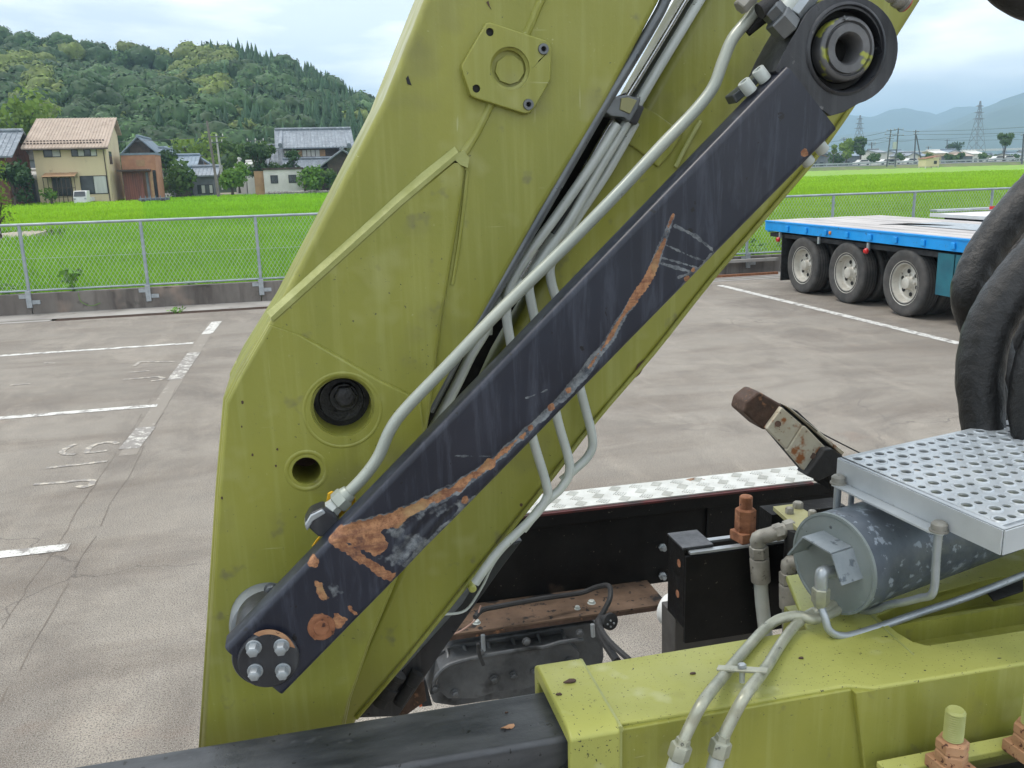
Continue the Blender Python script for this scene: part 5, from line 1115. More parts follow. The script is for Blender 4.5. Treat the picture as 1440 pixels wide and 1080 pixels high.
# far canopy as a ridged sheet
def canopy(name, x0, x1, y0, y1, z, mat, label, nx, ny):
    X, Y = np.meshgrid(np.linspace(x0, x1, nx), np.linspace(y0, y1, ny)); Z = z+RNG.normal(0, .035, X.shape)+.04*np.sin(X*1.3+Y*.1)
    V = np.stack([X, Y, Z], -1).reshape(-1, 3); i = np.arange((ny-1)*nx).reshape(ny-1, nx)[:, :-1].ravel(); F = np.stack([i, i+1, i+nx+1, i+nx], 1)
    o = fast_mesh(name, V, F, mat, None, 4); tag(o, label, 'rice', kind='stuff'); return o
M['rice_far_left'] = foliage('rice_canopy_left', (.25, .46, .02), (.2, .40, .016), (.3, .5, .05), 0, .12)
canopy('rice_canopy', -48, -.17*82, 99, 101, .20, 'rice_far_left', 'yellow-green rice plot in front of the cream house', 80, 60)
canopy('rice_canopy', -.17*82, 45, 112, 116, .2, 'ricefar', 'far part of the green rice field in front of the tiled farmhouse', 160, 70)
canopy('rice_canopy', 60, 170, 114, 191, .24, 'ricefar', 'wide far rice field on the right, up to the road with the guard rail', 160, 100)
pth = struct(MB().prism([(*onZ(x, y, 0)[:2], -.05) for x, y in [(-260, 335), (0, 333), (60, 326), (95, 319), (60, 331), (0, 350), (-260, 366)]], (0, 0, .2)).build('field_path', 'dirt', smooth=0))

# weeds through the fence
def leafy(name, loc, h, n, mat, label, spread=.25, size=.06, cat='weed', group=None, stem=True):
    t = thing(name, loc, label, cat, group); rng = random.Random(int(loc[0]*97)+n); m = MB(); s_ = MB()
    loc = np.array(loc, float)
    for i in range(n):
        f = rng.random()**.6; a = rng.random()*6.28; r_ = spread*rng.uniform(.1, 1)*(.5+f*.6); c = loc+np.array([math.cos(a)*r_, math.sin(a)*r_*.6, h*f]); q = size*rng.uniform(.5, 1.2)
        u = np.array([rng.gauss(0, 1), rng.gauss(0, 1), rng.gauss(0, .5)]); u /= np.linalg.norm(u); w = np.cross(u, [rng.gauss(0, 1), rng.gauss(0, 1), rng.gauss(0, 1)]); w /= np.linalg.norm(w); nn = np.cross(u, w)
        m.add([c-u*q, c-w*q*.5+nn*q*.12, c+u*q, c+w*q*.5+nn*q*.12, c+nn*q*.05], [(0, 1, 4), (1, 2, 4), (2, 3, 4), (3, 0, 4)])
        if stem and i % 4 == 0: s_.tube([loc+[0, 0, 0], (loc+c)/2+[0, 0, h*.1], c], .004, 4, 2)
    m.build('leaves', mat, t, smooth=0)
    if stem and s_.v: s_.build('stem', 'leafweed', t)
    return t
leafy('broadleaf_weed', (float(onY(102, 400, 17.62)[0]), 17.60, .36), .42, 60, 'leafweed', 'tall broad-leaved weed climbing the fence between the two left posts', .24, .085)
leafy('broadleaf_weed', (float(onY(8, 400, 17.62)[0]), 17.75, .3), .25, 30, 'leafweed', 'low weed at the fence foot by the left edge of the photo', .25, .07)
leafy('broadleaf_weed', (float(onY(262, 395, 17.62)[0]), 17.75, .3), .16, 26, 'leafweed', 'low weed at the fence foot right of the middle post', .22, .06)
leafy('broadleaf_weed', (float(onY(300, 395, 17.62)[0]), 17.8, .3), .12, 26, 'leafweed', 'pale ground weed near the third fence post', .3, .05)
leafy('gutter_weed', (float(onZ(242, 447)[0]), 16.62, .0), .10, 44, 'leafweed', 'small green weed growing from the drain grating', .22, .035)
leafy('broadleaf_weed', (float(onY(1065, 375, 17.9)[0]), 17.9, .2), .5, 70, 'leafweed', 'weeds behind the wall left of the trailer', .6, .07)
m = MB().tube([onY(110, 412, 17.49), onY(114, 424, 17.48), onY(128, 430, 17.48), (onY(141, 426, 17.48))], .005, 5, 5).build('creeper', 'leafweed'); tag(m, 'thin creeper hanging over the front of the low wall', 'vine')

# ================================================================== HILL with forest
ridge_px = [(-500, 60), (-300, 20), (-120, 22), (0, 30), (50, 40), (110, 50), (150, 60), (205, 62), (250, 66), (300, 56), (345, 70), (400, 98), (450, 112), (480, 128), (520, 150), (560, 182), (640, 208), (760, 222), (900, 228)]
def ridge_at(px): return np.interp(px, [p[0] for p in ridge_px], [p[1] for p in ridge_px])
YRG, YFT = 300., 158.
rx, rz_ = [], []
for px in range(-500, 901, 20):
    p = onY(px, ridge_at(px)+8, YRG); rx.append(p[0]); rz_.append(max(p[2]-3.5, .2))
def hillz(x, y):
    top = np.interp(x, rx, rz_); f = np.clip((y-YFT)/(YRG-YFT), 0, 1)
    lump = 1+.10*np.sin(x*.045+1)*np.sin(y*.05)+.06*np.sin(x*.11+y*.03)
    up_ = np.where(f < 1, (f**.72)*(1+.15*np.sin(f*math.pi)*np.sin(x*.035+.5)), 1)*lump**np.where(f > .9, 0, 1)
    dn = np.clip(1-(y-YRG)/160, 0, 1)
    return top*np.where(y > YRG, dn, up_)-.2
X, Y = np.meshgrid(np.linspace(-260, 90, 90), np.linspace(YFT-2, 460, 70)); Z = hillz(X, Y); V = np.stack([X, Y, Z], -1).reshape(-1, 3); nx = 90
i = np.arange(69*nx).reshape(69, nx)[:, :-1].ravel(); F = np.stack([i, i+1, i+nx+1, i+nx], 1)
M['forestfloor'] = surf('forest_floor', (.02, .035, .015), (.03, .045, .02), .1, rough=.95)
struct(fast_mesh('hill', V, F, 'forestfloor', None, 4))
def ico(n):
    bm = bmesh.new(); bmesh.ops.create_icosphere(bm, subdivisions=n, radius=1); V = np.array([v.co[:] for v in bm.verts]); F = np.array([[v.index for v in f.verts] for f in bm.faces]); bm.free(); return V, F
IV, IF = ico(4); IV3, IF3 = ico(3)
def crown_variants(k, IV, lob=22, amp=.30, seed=1):
    rng = np.random.default_rng(seed); out = []
    for _ in range(k):
        c = rng.normal(size=(lob, 3)); c /= np.linalg.norm(c, axis=1)[:, None]; d = IV@c.T; r = .74+amp*np.max(np.exp((d-1)*rng.uniform(9, 20, lob)), axis=1)
        c2 = rng.normal(size=(120, 3)); c2 /= np.linalg.norm(c2, axis=1)[:, None]; r += .13*np.max(np.exp((IV@c2.T-1)*90), axis=1)+rng.normal(0, .02, len(IV))
        out.append(IV*r[:, None]*np.array([1, 1, .85]))
    return out
BR4 = crown_variants(4, IV); BR3 = crown_variants(6, IV3, seed=5)
def conifer(seed, nl=9, ns=16):
    rng = np.random.default_rng(seed); V, F = [], []
    for l in range(nl):
        f = l/nl; r = (1-f)**.8*.62+.04; z0 = f*2.0-.7; o_ = len(V); V.append((0, 0, z0+.62))
        for k_ in range(ns): q = 2*math.pi*(k_+.5*(l % 2))/ns+rng.normal(0, .08); rr_ = r*(1 if k_ % 2 else .62)*rng.uniform(.8, 1.2); V.append((math.cos(q)*rr_, math.sin(q)*rr_, z0+rng.normal(0, .05)-(.1 if k_ % 2 else 0)))
        for k_ in range(ns): F.append((o_, o_+1+k_, o_+1+(k_+1) % ns))
    return np.array(V), np.array(F)
CN = [conifer(s) for s in range(5)]
rng = np.random.default_rng(11); Vs, Fs, Ts = [], [], []; off = 0; cnt = 0
def put(Vt, Ft, pos, s, col, zs=1.0):
    global off
    q = rng.random()*6.28; c_, s_ = math.cos(q), math.sin(q); W_ = Vt@np.array([[c_, s_, 0], [-s_, c_, 0], [0, 0, 1]])
    W_ = W_*np.array([s, s, s*zs])+pos; Vs.append(W_); Fs.append(Ft+off); off += len(W_); Ts.append(np.tile(col, (len(W_), 1)))
yy = YFT+1
while yy < YRG+12:
    x = -.36*yy-14
    while x < .24*yy+25:
        px_, py_ = x+rng.normal(0, 1.3), yy+rng.normal(0, 1.4); z = float(hillz(np.array(px_), np.array(py_)))
        u, v_ = proj((px_, py_, z))
        con = (u > 360+60*math.sin(yy*.06)+rng.normal(0, 45) and rng.random() < .85) or (120 < u < 230 and v_ < 110 and rng.random() < .25) or (rng.random() < .04) or (u > 560)
        near = yy < 225 and u < 540
        if con:
            Vt, Ft = CN[rng.integers(5)]; h = rng.uniform(1.9, 3.0); g = rng.uniform(.8, 1.3); put(Vt, Ft, (px_, py_, z+1.6), h, np.array([.034, .075, .034])*g*1.25, 1.0)
            x += rng.uniform(1.7, 2.7)
        else:
            bv = BR4 if near and False else BR3; Vt = bv[rng.integers(len(bv))]; s_ = rng.choice([rng.uniform(1.6, 2.8), rng.uniform(2.6, 4.4)]); g = rng.uniform(.7, 1.25)
            col = np.array([.042, .086, .026])*g
            r_ = rng.random()
            bright = .10+(.55 if (230 < u < 335 and 75 < v_ < 150) else 0)+(.3 if (u < 90 and 100 < v_ < 160) else 0)
            if r_ < bright: col = np.array([.13, .17, .036])*rng.uniform(.7, 1.1)
            elif r_ < bright+.15: col = np.array([.075, .135, .05])*g
            put(Vt, IF3, (px_, py_, z+s_*.55), s_, col, rng.uniform(.9, 1.25)); x += s_*rng.uniform(1.0, 1.45)
        cnt += 1
    yy += rng.uniform(3.6, 4.8)
# leaf clumps standing off every crown
crown_n = len(Vs)
for i in range(crown_n):
    W_ = Vs[i]; 
    if len(W_) != len(IV3): continue
    k_ = 240; idx = rng.integers(0, len(W_), k_); cen = W_.mean(0); P = W_[idx]; nrm = P-cen; nrm /= np.linalg.norm(nrm, axis=1)[:, None]
    keep = (nrm[:, 1] < .35); P = P[keep]; nrm = nrm[keep]; k_ = len(P); P = P+nrm*rng.uniform(-.05, .5, (k_, 1))
    u_ = np.cross(nrm, rng.normal(size=(k_, 3))); u_ /= np.linalg.norm(u_, axis=1)[:, None]; w_ = np.cross(nrm, u_)+nrm*rng.normal(0, .5, (k_, 1)); s_ = rng.uniform(.22, .62, (k_, 1))
    T_ = np.stack([P-u_*s_, P+u_*s_, P+w_*s_*1.1], 1).reshape(-1, 3); o_ = np.arange(k_)*3
    Vs.append(T_); Fs.append(np.stack([o_, o_+1, o_+2], 1)+off); off += len(T_); Ts.append(np.repeat(Ts[i][:1]*rng.uniform(.55, 1.9, (k_, 1)), 3, 0))
fr = fast_mesh('hill_forest', np.concatenate(Vs), np.concatenate(Fs), 'crown', np.concatenate(Ts)); fr.data.shade_smooth()
tag(fr, 'dense mixed forest of broadleaf trees and cedars covering the hill', 'forest', kind='stuff'); print('forest', cnt, len(fr.data.polygons))

# ================================================================== VILLAGE
def tree(px, py_base, Y, h, w, mat, label, n=500, group=None, name='tree', cat='tree', trunk=.35, lobes=7, leaf=.16, flat=1.0):
    b = onY(px, py_base, Y); t = thing(name, b, label, cat, group); rng = np.random.default_rng(int(px*3+n)); b = np.array(b, float)
    m = MB().cyl(b-[0, 0, .3], b+[0, 0, h*trunk+.2], w*.045+.03, w*.03, 8)
    L = []
    for i in range(lobes):
        a = rng.random()*6.28; r_ = w*.5*rng.uniform(.15, .62); L.append((b+np.array([math.cos(a)*r_, math.sin(a)*r_, h*(trunk+rng.uniform(.08, .9)*(1-trunk))]), w*rng.uniform(.17, .3)))
        m.tube([b+[0, 0, h*trunk*.8], (b+L[-1][0])/2+[0, 0, h*.12], L[-1][0]], w*.012+.01, 5, 3)
    m.build('trunk', 'bark', t)
    V, F = [], []; k_ = n
    li = rng.integers(0, lobes, k_); C = np.array([L[i][0] for i in li]); Rr = np.array([L[i][1] for i in li]); d = rng.normal(size=(k_, 3)); d /= np.linalg.norm(d, axis=1)[:, None]
    P = C+d*(Rr*rng.uniform(.55, 1.12, k_))[:, None]*np.array([1, 1, .85*flat]); s_ = leaf*rng.uniform(.6, 1.3, k_)[:, None]
    u = rng.normal(size=(k_, 3)); u /= np.linalg.norm(u, axis=1)[:, None]; w_ = np.cross(u, d); w_ /= np.linalg.norm(w_, axis=1)[:, None]+1e-9
    V = np.stack([P-u*s_, P-w_*s_*.7, P+u*s_, P+w_*s_*.7], 1).reshape(-1, 3)-b; o_ = np.arange(k_)*4; F = np.stack([o_, o_+1, o_+2, o_+3], 1)
    c_ = fast_mesh('crown', V, F, mat, None, 4); c_.parent = t; return t
def win(par, x0, x1, z0, z1, Y, curtain=False, panes=2, frame='under'):
    w_ = MB(); fw_ = .07
    w_.span((x0, Y-.05, z0), (x1, Y-.003, z0+fw_)).span((x0, Y-.05, z1-fw_), (x1, Y-.003, z1)).span((x0, Y-.05, z0+fw_), (x0+fw_, Y-.003, z1-fw_)).span((x1-fw_, Y-.05, z0+fw_), (x1, Y-.003, z1-fw_))
    for i in range(1, panes): xm = x0+(x1-x0)*i/panes; w_.span((xm-.03, Y-.045, z0+fw_), (xm+.03, Y-.003, z1-fw_))
    o = w_.build('window', frame, par, smooth=0)
    for i in range(panes):
        a, b = x0+(x1-x0)*i/panes+.04, x0+(x1-x0)*(i+1)/panes-.04
        MB().span((a, Y-.025, z0+.05), (b, Y-.006, z1-.05)).build('pane', 'curtain' if (curtain and i % 2 == (panes > 1)) or curtain == 'all' else 'glass', o, smooth=0)
    return o
def gable_roof(par, x0, x1, y0, y1, ze, zr, mat, oh=.5, along='x', ribs=True, th=.16, ridge=True, name='roof'):
    ym, xm = (y0+y1)/2, (x0+x1)/2; m = MB()
    if along == 'x':
        k_ = (zr-ze)/(ym-y0); A = [(x0-oh, y0-oh, ze-oh*k_), (x1+oh, y0-oh, ze-oh*k_), (x1+oh, ym, zr), (x0-oh, ym, zr)]; B = [(x0-oh, y1+oh, ze-oh*k_), (x1+oh, y1+oh, ze-oh*k_), (x1+oh, ym, zr), (x0-oh, ym, zr)]
    else:
        k_ = (zr-ze)/(xm-x0); A = [(x0-oh, y0-oh, ze-oh*k_), (x0-oh, y1+oh, ze-oh*k_), (xm, y1+oh, zr), (xm, y0-oh, zr)]; B = [(x1+oh, y0-oh, ze-oh*k_), (x1+oh, y1+oh, ze-oh*k_), (xm, y1+oh, zr), (xm, y0-oh, zr)]
    for S_ in (A, B): m.prism(S_, (0, 0, th))
    r = m.build(name, mat, par, smooth=0)
    if ribs:
        q = MB()
        for S_ in (A, B):
            a, b, c, d = [np.array(p, float) for p in S_]; L = np.linalg.norm(b-a); n_ = int(L/.45)
            for i in range(n_+1): t_ = i/n_; q.tube([a*(1-t_)+b*t_+[0, 0, th+.01], d*(1-t_)+c*t_+[0, 0, th+.01]], .06, 5, 1)
        q.build('roof_ribs', mat, r)
    if ridge:
        a, b = (np.array(A[3]), np.array(A[2])); MB().tube([a+[0, 0, th+.12], b+[0, 0, th+.12]], .19, 8, 1).build('ridge', mat, r)
    return r
def gable_fill(par, x0, x1, y0, y1, ze, zr, mat, along='x'):
    if along == 'x':
        for x in (x0, x1-.1): MB().prism([(x, y0, ze), (x, y1, ze), (x, (y0+y1)/2, zr-.05)], (.1, 0, 0)).build('gable_wall', mat, par, smooth=0)
    else:
        for y in (y0, y1-.1): MB().prism([(x0, y, ze), (x1, y, ze), ((x0+x1)/2, y, zr-.05)], (0, .1, 0)).build('gable_wall', mat, par, smooth=0)
def house(label, px0, px1, Y, dep, py_e, py_r, wall, roof, along='x', wins=(), name='house', ribs=True, oh=.5, cat='house', zb=0, pybase=None, group=None):
    pxm = (px0+px1)/2; x0, x1 = float(onY(px0, 240, Y)[0]), float(onY(px1, 240, Y)[0]); ze = hz(pxm, py_e, Y); zr = hz(pxm, py_r, Y+(dep/2 if along == 'x' else 0))
    t = thing(name, ((x0+x1)/2, Y+dep/2, zb), label, cat, group)
    MB().span((x0, Y, zb-.4), (x1, Y+dep, ze)).build('wall', wall, t, smooth=0)
    if zr > ze+.2: gable_fill(t, x0, x1, Y, Y+dep, ze, zr, wall, along); gable_roof(t, x0, x1, Y, Y+dep, ze, zr, roof, oh, along, ribs)
    else: MB().span((x0-oh*.5, Y-oh*.5, ze+.003), (x1+oh*.5, Y+dep+oh*.5, ze+.22)).build('roof', roof, t)
    for (a, b, c, d, *e) in wins:
        win(t, x0+(x1-x0)*a, x0+(x1-x0)*b, zb+(ze-zb)*c, zb+(ze-zb)*d, Y, *(e or ()))
    return t, x0, x1, ze, zr
sheet('village_ground', -150, 60, 101, YFT+4, .05, 'verge')
sheet('village_road', -22, -6, 103, 150, .10, 'dirt')
# cream house
YH = 103.
x0, x1 = gx(52, YH), gx(154, YH); ze = hz(100, 205, YH); zr = hz(120, 168, YH+5.2)
ch = thing('cream_house', ((x0+x1)/2, YH+4, 0), 'cream two-storey house with pinkish-brown single-pitch roof beside the rice field', 'house')
DP = 7.4
MB().span((x0, YH, -.2), (x1, YH+DP, ze)).build('wall', 'cream', ch, smooth=0)
MB().prism([(x1-.1, YH, ze), (x1-.1, YH+DP, ze), (x1-.1, YH+DP, zr-1.6), (x1-.1, YH+5.2, zr-.1)], (.1, 0, 0)).build('gable_wall', 'cream', ch, smooth=0)
rf = [(x0-.9, YH-.8, ze-.35), (x1+.35, YH-.8, ze-.35), (x1+.5, YH+5.4, zr), (x0-.5, YH+5.4, zr)]
ro = MB().prism(rf, (0, 0, .16)).build('roof', 'brownroof', ch, smooth=0)
MB().prism([(x0-.5, YH+5.4, zr), (x1+.5, YH+5.4, zr), (x1+.4, YH+DP+.5, zr-1.6), (x0-.4, YH+DP+.5, zr-1.6)], (0, 0, .15)).build('roof', 'brownroof', ch, smooth=0)
a, b, c, d = [np.array(p, float) for p in rf]
for i in range(27):
    t_ = i/26; MB().tube([a*(1-t_)+b*t_+[0, 0, .17], d*(1-t_)+c*t_+[0, 0, .17]], .05, 5, 1).build('roof_rib', 'brownroof', ro)
for i in range(24):
    for s_ in (.12, .2): t_ = (i+.5)/26+(.02 if s_ > .15 else 0); p = (a*(1-t_)+b*t_)*(1-s_)+(d*(1-t_)+c*t_)*s_; MB().box(p+[0, 0, .24], (.2, .06, .12)).build('snow_guard', 'timber', ro)
MB().tube([rf[0], rf[1]], .07, 6, 1).build('eave_gutter', 'timber', ch)
MB().tube([(x1-.25, YH-.08, ze-.3), (x1-.2, YH-.08, 0)], .05, 6, 1).build('downpipe', 'timber', ch)
def hw(pxa, pxb, pya, pyb, *k_): 
    win(ch, gx(pxa, YH), gx(pxb, YH), hz((pxa+pxb)/2, pyb, YH), hz((pxa+pxb)/2, pya, YH), YH, *k_)
hw(66, 90, 208, 221, True, 2); hw(105, 141, 207, 220, True, 4); hw(112, 150, 247, 273, True, 2); hw(72, 100, 250, 276, False, 3)
MB().span((x1+.003, YH+1.2, ze-1.9), (x1+.04, YH+2.6, ze-.6)).build('side_window', 'glass', ch, smooth=0)
cg = MB(); gx0, gx1 = gx(60, YH-1.6), gx(104, YH-1.6); gz = hz(80, 249, YH-1.6)
for i in range(8): x = gx0+(gx1-gx0)*i/7; cg.span((x-.03, YH-1.63, 0), (x+.03, YH-1.57, gz))
for z in (.9, 1.8, gz): cg.span((gx0, YH-1.63, z-.03), (gx1, YH-1.57, z+.03))
for x in (gx0, gx1): cg.span((x-.03, YH-1.57, gz-.06), (x+.03, YH-.05, gz))
cg.build('lean_to_frame', 'timber', ch, smooth=0)
MB().prism([(gx0-.1, YH-1.75, gz+.02), (gx1+.1, YH-1.75, gz+.02), (gx1+.1, YH-.01, gz+.4), (gx0-.1, YH-.01, gz+.4)], (0, 0, .05)).build('lean_to_roof', 'tan', ch, smooth=0)
# orange annex
an, ax0, ax1, aze, _ = house('orange-brown brick annex with flat roof joined to the cream house', 172, 220, YH+3.2, 4.5, 218, 218, 'orange', 'tileblue', wins=(), name='brick_annex', oh=.1)
YA = YH+3.2
MB().span((gx(170, YA-.5), YA-2.6, hz(190, 241, YA)), (gx(214, YA), YA-.01, hz(190, 238.5, YA))).build('carport_roof', 'timber', an, smooth=0)
for i in range(9):
    xa_ = gx(173+i*3.1, YA-1.5); MB().span((xa_, YA-1.55, .1), (xa_+.2, YA-1.5, hz(180, 243, YA))).build('fence_board', 'redwood', an, smooth=0)
for px in (197, 207, 213): MB().span((gx(px, YA-1.2)-.13, YA-1.3, 0), (gx(px, YA-1.2)+.13, YA-1.1, hz(px, 242, YA))).build('post', 'greywall' if px == 207 else 'tan', an, smooth=0)
win(an, gx(215.5, YA), gx(220, YA), .4, 3.4, YA, False, 1)
MB().span((gx(194, YA), YA-.04, hz(194, 234, YA)), (gx(206, YA), YA-.003, hz(194, 225, YA))).build('balcony_opening', 'tan', an, smooth=0)
MB().span((gx(218, YA), YA-.06, hz(220, 230, YA)), (ax1+.02, YA-.004, hz(220, 218, YA))).build('white_panel', 'orange', an, smooth=0)
# kei truck and flat cart
kt = thing('mini_truck', (gx(111, 100), 100, .1), 'small white mini truck parked in front of the cream house', 'mini truck')
kx = gx(111, 100)
MB().prism([(kx-.62, 99.2, .3), (kx-.62, 99.2, .9), (kx-.6, 99.6, 1.5), (kx-.6, 100.9, 1.5), (kx-.62, 101.0, .3)], (1.24, 0, 0)).build('cab', 'white', kt, bevel=.05)
MB().prism([(kx-.55, 99.17, .95), (kx+.55, 99.17, .95), (kx+.5, 99.52, 1.42), (kx-.5, 99.52, 1.42)], (0, -.02, .01)).build('windscreen', 'glass', kt)
MB().span((kx-.64, 101.02, .4), (kx+.64, 103, .8)).build('bed', 'white', kt)
for dx in (-.5, .5): MB().box((kx+dx, 99.18, .72), (.2, .05, .14)).build('headlight', 'galv', kt); MB().lathe((kx+dx-.07, 99.9, .33), (1, 0, 0), [(0, .27), (.14, .27)], 16).build('wheel', 'tyre', kt)
fc = thing('flat_cart', (gx(212, 96), 96, .2), 'low grey flat cart on the grass in front of the orange annex', 'cart')
cx0, cx1_ = gx(192, 96), gx(234, 96)
MB().span((cx0, 95.5, .38), (cx1_, 96.8, .62)).build('cart_bed', 'greywall', fc, bevel=.03)
for i in range(6): x = cx0+(cx1_-cx0)*(i+.5)/6; MB().span((x-.04, 95.4, .4), (x+.04, 95.48, .85)).build('stake', 'tileblue', fc)
for x in (cx0+.5, cx1_-.5): MB().lathe((x, 95.45, .25), (0, -1, 0), [(0, .24), (.1, .24)], 14).build('wheel', 'tyre', fc)
# red barn
br, bx0, bx1, _, _ = house('red-brown boarded barn with grey tiled roof at the left edge', -45, 10, 100., 8.4, 216, 188, 'redwood', 'tile', 'x', wins=((.1, .3, .5, .7, False, 2),), name='barn', cat='barn', oh=.9)
for i in range(22): y = 100.0+.2+i*.37; MB().span((bx1+.002, y, .2), (bx1+.05, y+.3, hz(0, 216, 100)-.05)).build('wall_board', 'redwood', br, smooth=0)
house('low shed with pale lean-to roof below the red barn', 10, 46, 108., 5, 252, 243, 'greywall', 'whitewall', 'x', wins=((.1, .4, .2, .7, False, 2), (.5, .9, .2, .7, False, 2)), name='shed', ribs=False)
house('grey house behind the red barn with a tiled roof', 16, 50, 122., 7, 222, 207, 'greywall', 'tileblue', 'x', wins=((.3, .8, .5, .8, True, 3),))
# cluster to the right
house('temple-like hall with curved grey gable above the annex', 186, 214, 138., 10, 207, 194, 'timber', 'tileblue', 'y', name='temple_hall', oh=1.0)
house('dark house with white gable behind the annex, left of the cluster', 222, 246, 128., 8, 222, 211, 'whitewall', 'tileblue', 'y', wins=((.3, .7, .2, .5, False, 2),))
house('long blue-grey roofed house at the back of the cluster', 218, 256, 142., 8, 218, 210, 'greywall', 'tileblue', 'x')
house('grey-walled house in the middle of the cluster', 240, 273, 124., 9, 233, 221, 'greywall', 'tileblue', 'x', wins=((.2, .45, .3, .6, False, 2), (.6, .85, .3, .6, False, 2)))
house('low house with slate roof in front of the cluster', 272, 300, 118., 7, 247, 237, 'greywall', 'tile', 'x', wins=((.1, .9, .2, .6, True, 4),))
house('small tan house with grey gable right of the cluster', 268, 291, 134., 7, 229, 221, 'tan', 'tileblue', 'y', wins=((.2, .8, .3, .6, True, 2),))
house('dark shed with blue-grey lean-to roof in the cluster', 243, 262, 116., 5, 249, 238, 'timber', 'tileblue', 'x', ribs=False, name='shed')
house('long pale storehouse with lean roof beside the road', 330, 345, 126., 16, 236, 226, 'whitewall', 'whitewall', 'y', ribs=False, name='storehouse', oh=.6)
house('narrow white store building left of the white shed', 346, 357, 122., 6, 232, 230, 'whitewall', 'whitewall', 'x', ribs=False, name='storehouse', oh=.1)
# big traditional farmhouse
YK_ = 124.
fh = thing('farmhouse', (gx(440, YK_), YK_+5, 0), 'large traditional farmhouse with grey tiled roofs and white shoji windows', 'farmhouse')
def seg_house(px0, px1, Y, dep, zb, py_e, py_r, wall, along='x', oh=.9, pyb=None):
    x0, x1 = gx(px0, Y), gx(px1, Y); pm = (px0+px1)/2; ze = hz(pm, py_e, Y); zr = hz(pm, py_r, Y+(dep/2 if along == 'x' else 0)); zb = hz(pm, pyb, Y) if pyb else zb
    MB().span((x0, Y, zb), (x1, Y+dep, ze)).build('wall', wall, fh, smooth=0); gable_fill(fh, x0, x1, Y, Y+dep, ze, zr, wall, along); gable_roof(fh, x0, x1, Y, Y+dep, ze, zr, 'tile', oh, along); return x0, x1, ze
seg_house(402, 490, YK_+1, 9, 0, 204, 184, 'timber', 'x', 1.0)
seg_house(372, 404, YK_+3, 8, 0, 231, 207, 'timber', 'x', .5)
seg_house(404, 466, YK_-2, 3.6, 0, 235, 225.5, 'timber', 'x', .4)
seg_house(462, 505, YK_-4, 7, 0, 227, 212, 'timber', 'y', .9)
for px0, px1, mt in ((403, 420, 'whitewall'), (428, 452, 'whitewall'), (420.5, 427.5, 'tan'), (452.5, 460, 'tan')):
    f_ = MB().span((gx(px0, YK_+1), YK_+.90, hz(430, 220, YK_+1)), (gx(px1, YK_+1), YK_+.995, hz(430, 211, YK_+1))).build('shoji_screen', mt, fh, smooth=0)
    if mt == 'whitewall':
        for i in range(1, 4): x = gx(px0+(px1-px0)*i/4, YK_+1); MB().span((x-.04, YK_+.86, hz(430, 220, YK_+1)), (x+.04, YK_+.897, hz(430, 211, YK_+1))).build('mullion', 'timber', f_, smooth=0)
for i in range(8): MB().span((gx(403+i*11, YK_+1), YK_+.9, hz(430, 208, YK_+1)), (gx(412+i*11, YK_+1), YK_+.99, hz(430, 205, YK_+1))).build('plaster_panel', 'whitewall', fh, smooth=0)
for x in (398, 493):
    MB().tube([(gx(x, YK_+1), YK_-.2, hz(x, 204, YK_)), (gx(x+(3 if x < 450 else -3), YK_+5), YK_+5.3, hz(x, 186, YK_+5.5))], .28, 8, 1).build('hip_ridge', 'tile', fh)
# white shed in front
sh, sx0, sx1, sze, _ = house('low white shed with dark flat roof in front of the farmhouse', 370, 425, 112., 5, 238.5, 238.5, 'whitewall', 'timber', wins=((.17, .36, .5, .8, False, 2), (.63, .83, .5, .8, False, 2)), name='white_shed', cat='shed', oh=.3)
MB().span((sx0-1.1, 112.3, 0), (sx0-.01, 114, sze-.1)).build('wooden_door', 'tan', sh, smooth=0)
# stone footing
m = MB(); rr = random.Random(4)
for i in range(46):
    x = gx(372, 110)+i*.2+rr.uniform(-.05, .05); s_ = rr.uniform(.14, .28); m.lathe((x, 110+rr.uniform(-.2, .2), .45), (0, 0, 1), [(-.1, s_*.8), (s_*.4, s_), (s_*1.0, s_*.6)], 6)
tag(m.build('stone_edge', 'gutter', smooth=0), 'row of pale rubble stones below the white shed', 'stones', kind='stuff')
# shrubs, hedge, trees
tree(327, 270, 106, 2.6, 3.4, 'hedge', 'rounded bright green clipped hedge bush beside the leaning pole', 900, name='hedge_bush', cat='bush', trunk=.1, leaf=.2)
tree(337, 268, 108, 2.9, 2.8, 'hedge', 'taller clipped hedge bush on the right of the pair', 700, name='hedge_bush', cat='bush', trunk=.1, leaf=.2)
tree(447, 267, 111, 2.4, 4.5, 'hedge', 'spreading dark green shrub right of the white shed', 1200, name='shrub', cat='shrub', trunk=.1, leaf=.2)
tree(468, 266, 111.5, 2.0, 3.0, 'leaf', 'smaller shrub between the spreading shrub and the boom', 600, name='shrub', cat='shrub', trunk=.1, leaf=.18)
tree(364, 266, 116, 5.2, 3.6, 'darkleaf', 'dark garden pine left of the white shed roof', 900, name='garden_pine', trunk=.3, leaf=.22)
tree(378, 262, 118, 5.2, 3.6, 'leaf', 'garden tree right behind the pine, above the white shed', 700, name='garden_tree', trunk=.35, leaf=.22)
tree(414, 262, 117, 4.4, 2.8, 'darkleaf', 'small dark garden tree over the right end of the white shed', 500, name='garden_tree', trunk=.4, leaf=.2)
tree(252, 272, 112, 3.4, 5.5, 'leaf', 'olive green bush right of the orange annex', 1100, name='shrub', cat='shrub', trunk=.1, leaf=.24)
tree(233, 268, 116, 4.8, 3.6, 'darkleaf', 'dark clipped tree against the annex corner', 900, name='garden_tree', trunk=.25, leaf=.22)
tree(283, 262, 140, 6.5, 9, 'leaflight', 'yellowish tree behind the cluster of grey houses', 900, trunk=.3, leaf=.4)
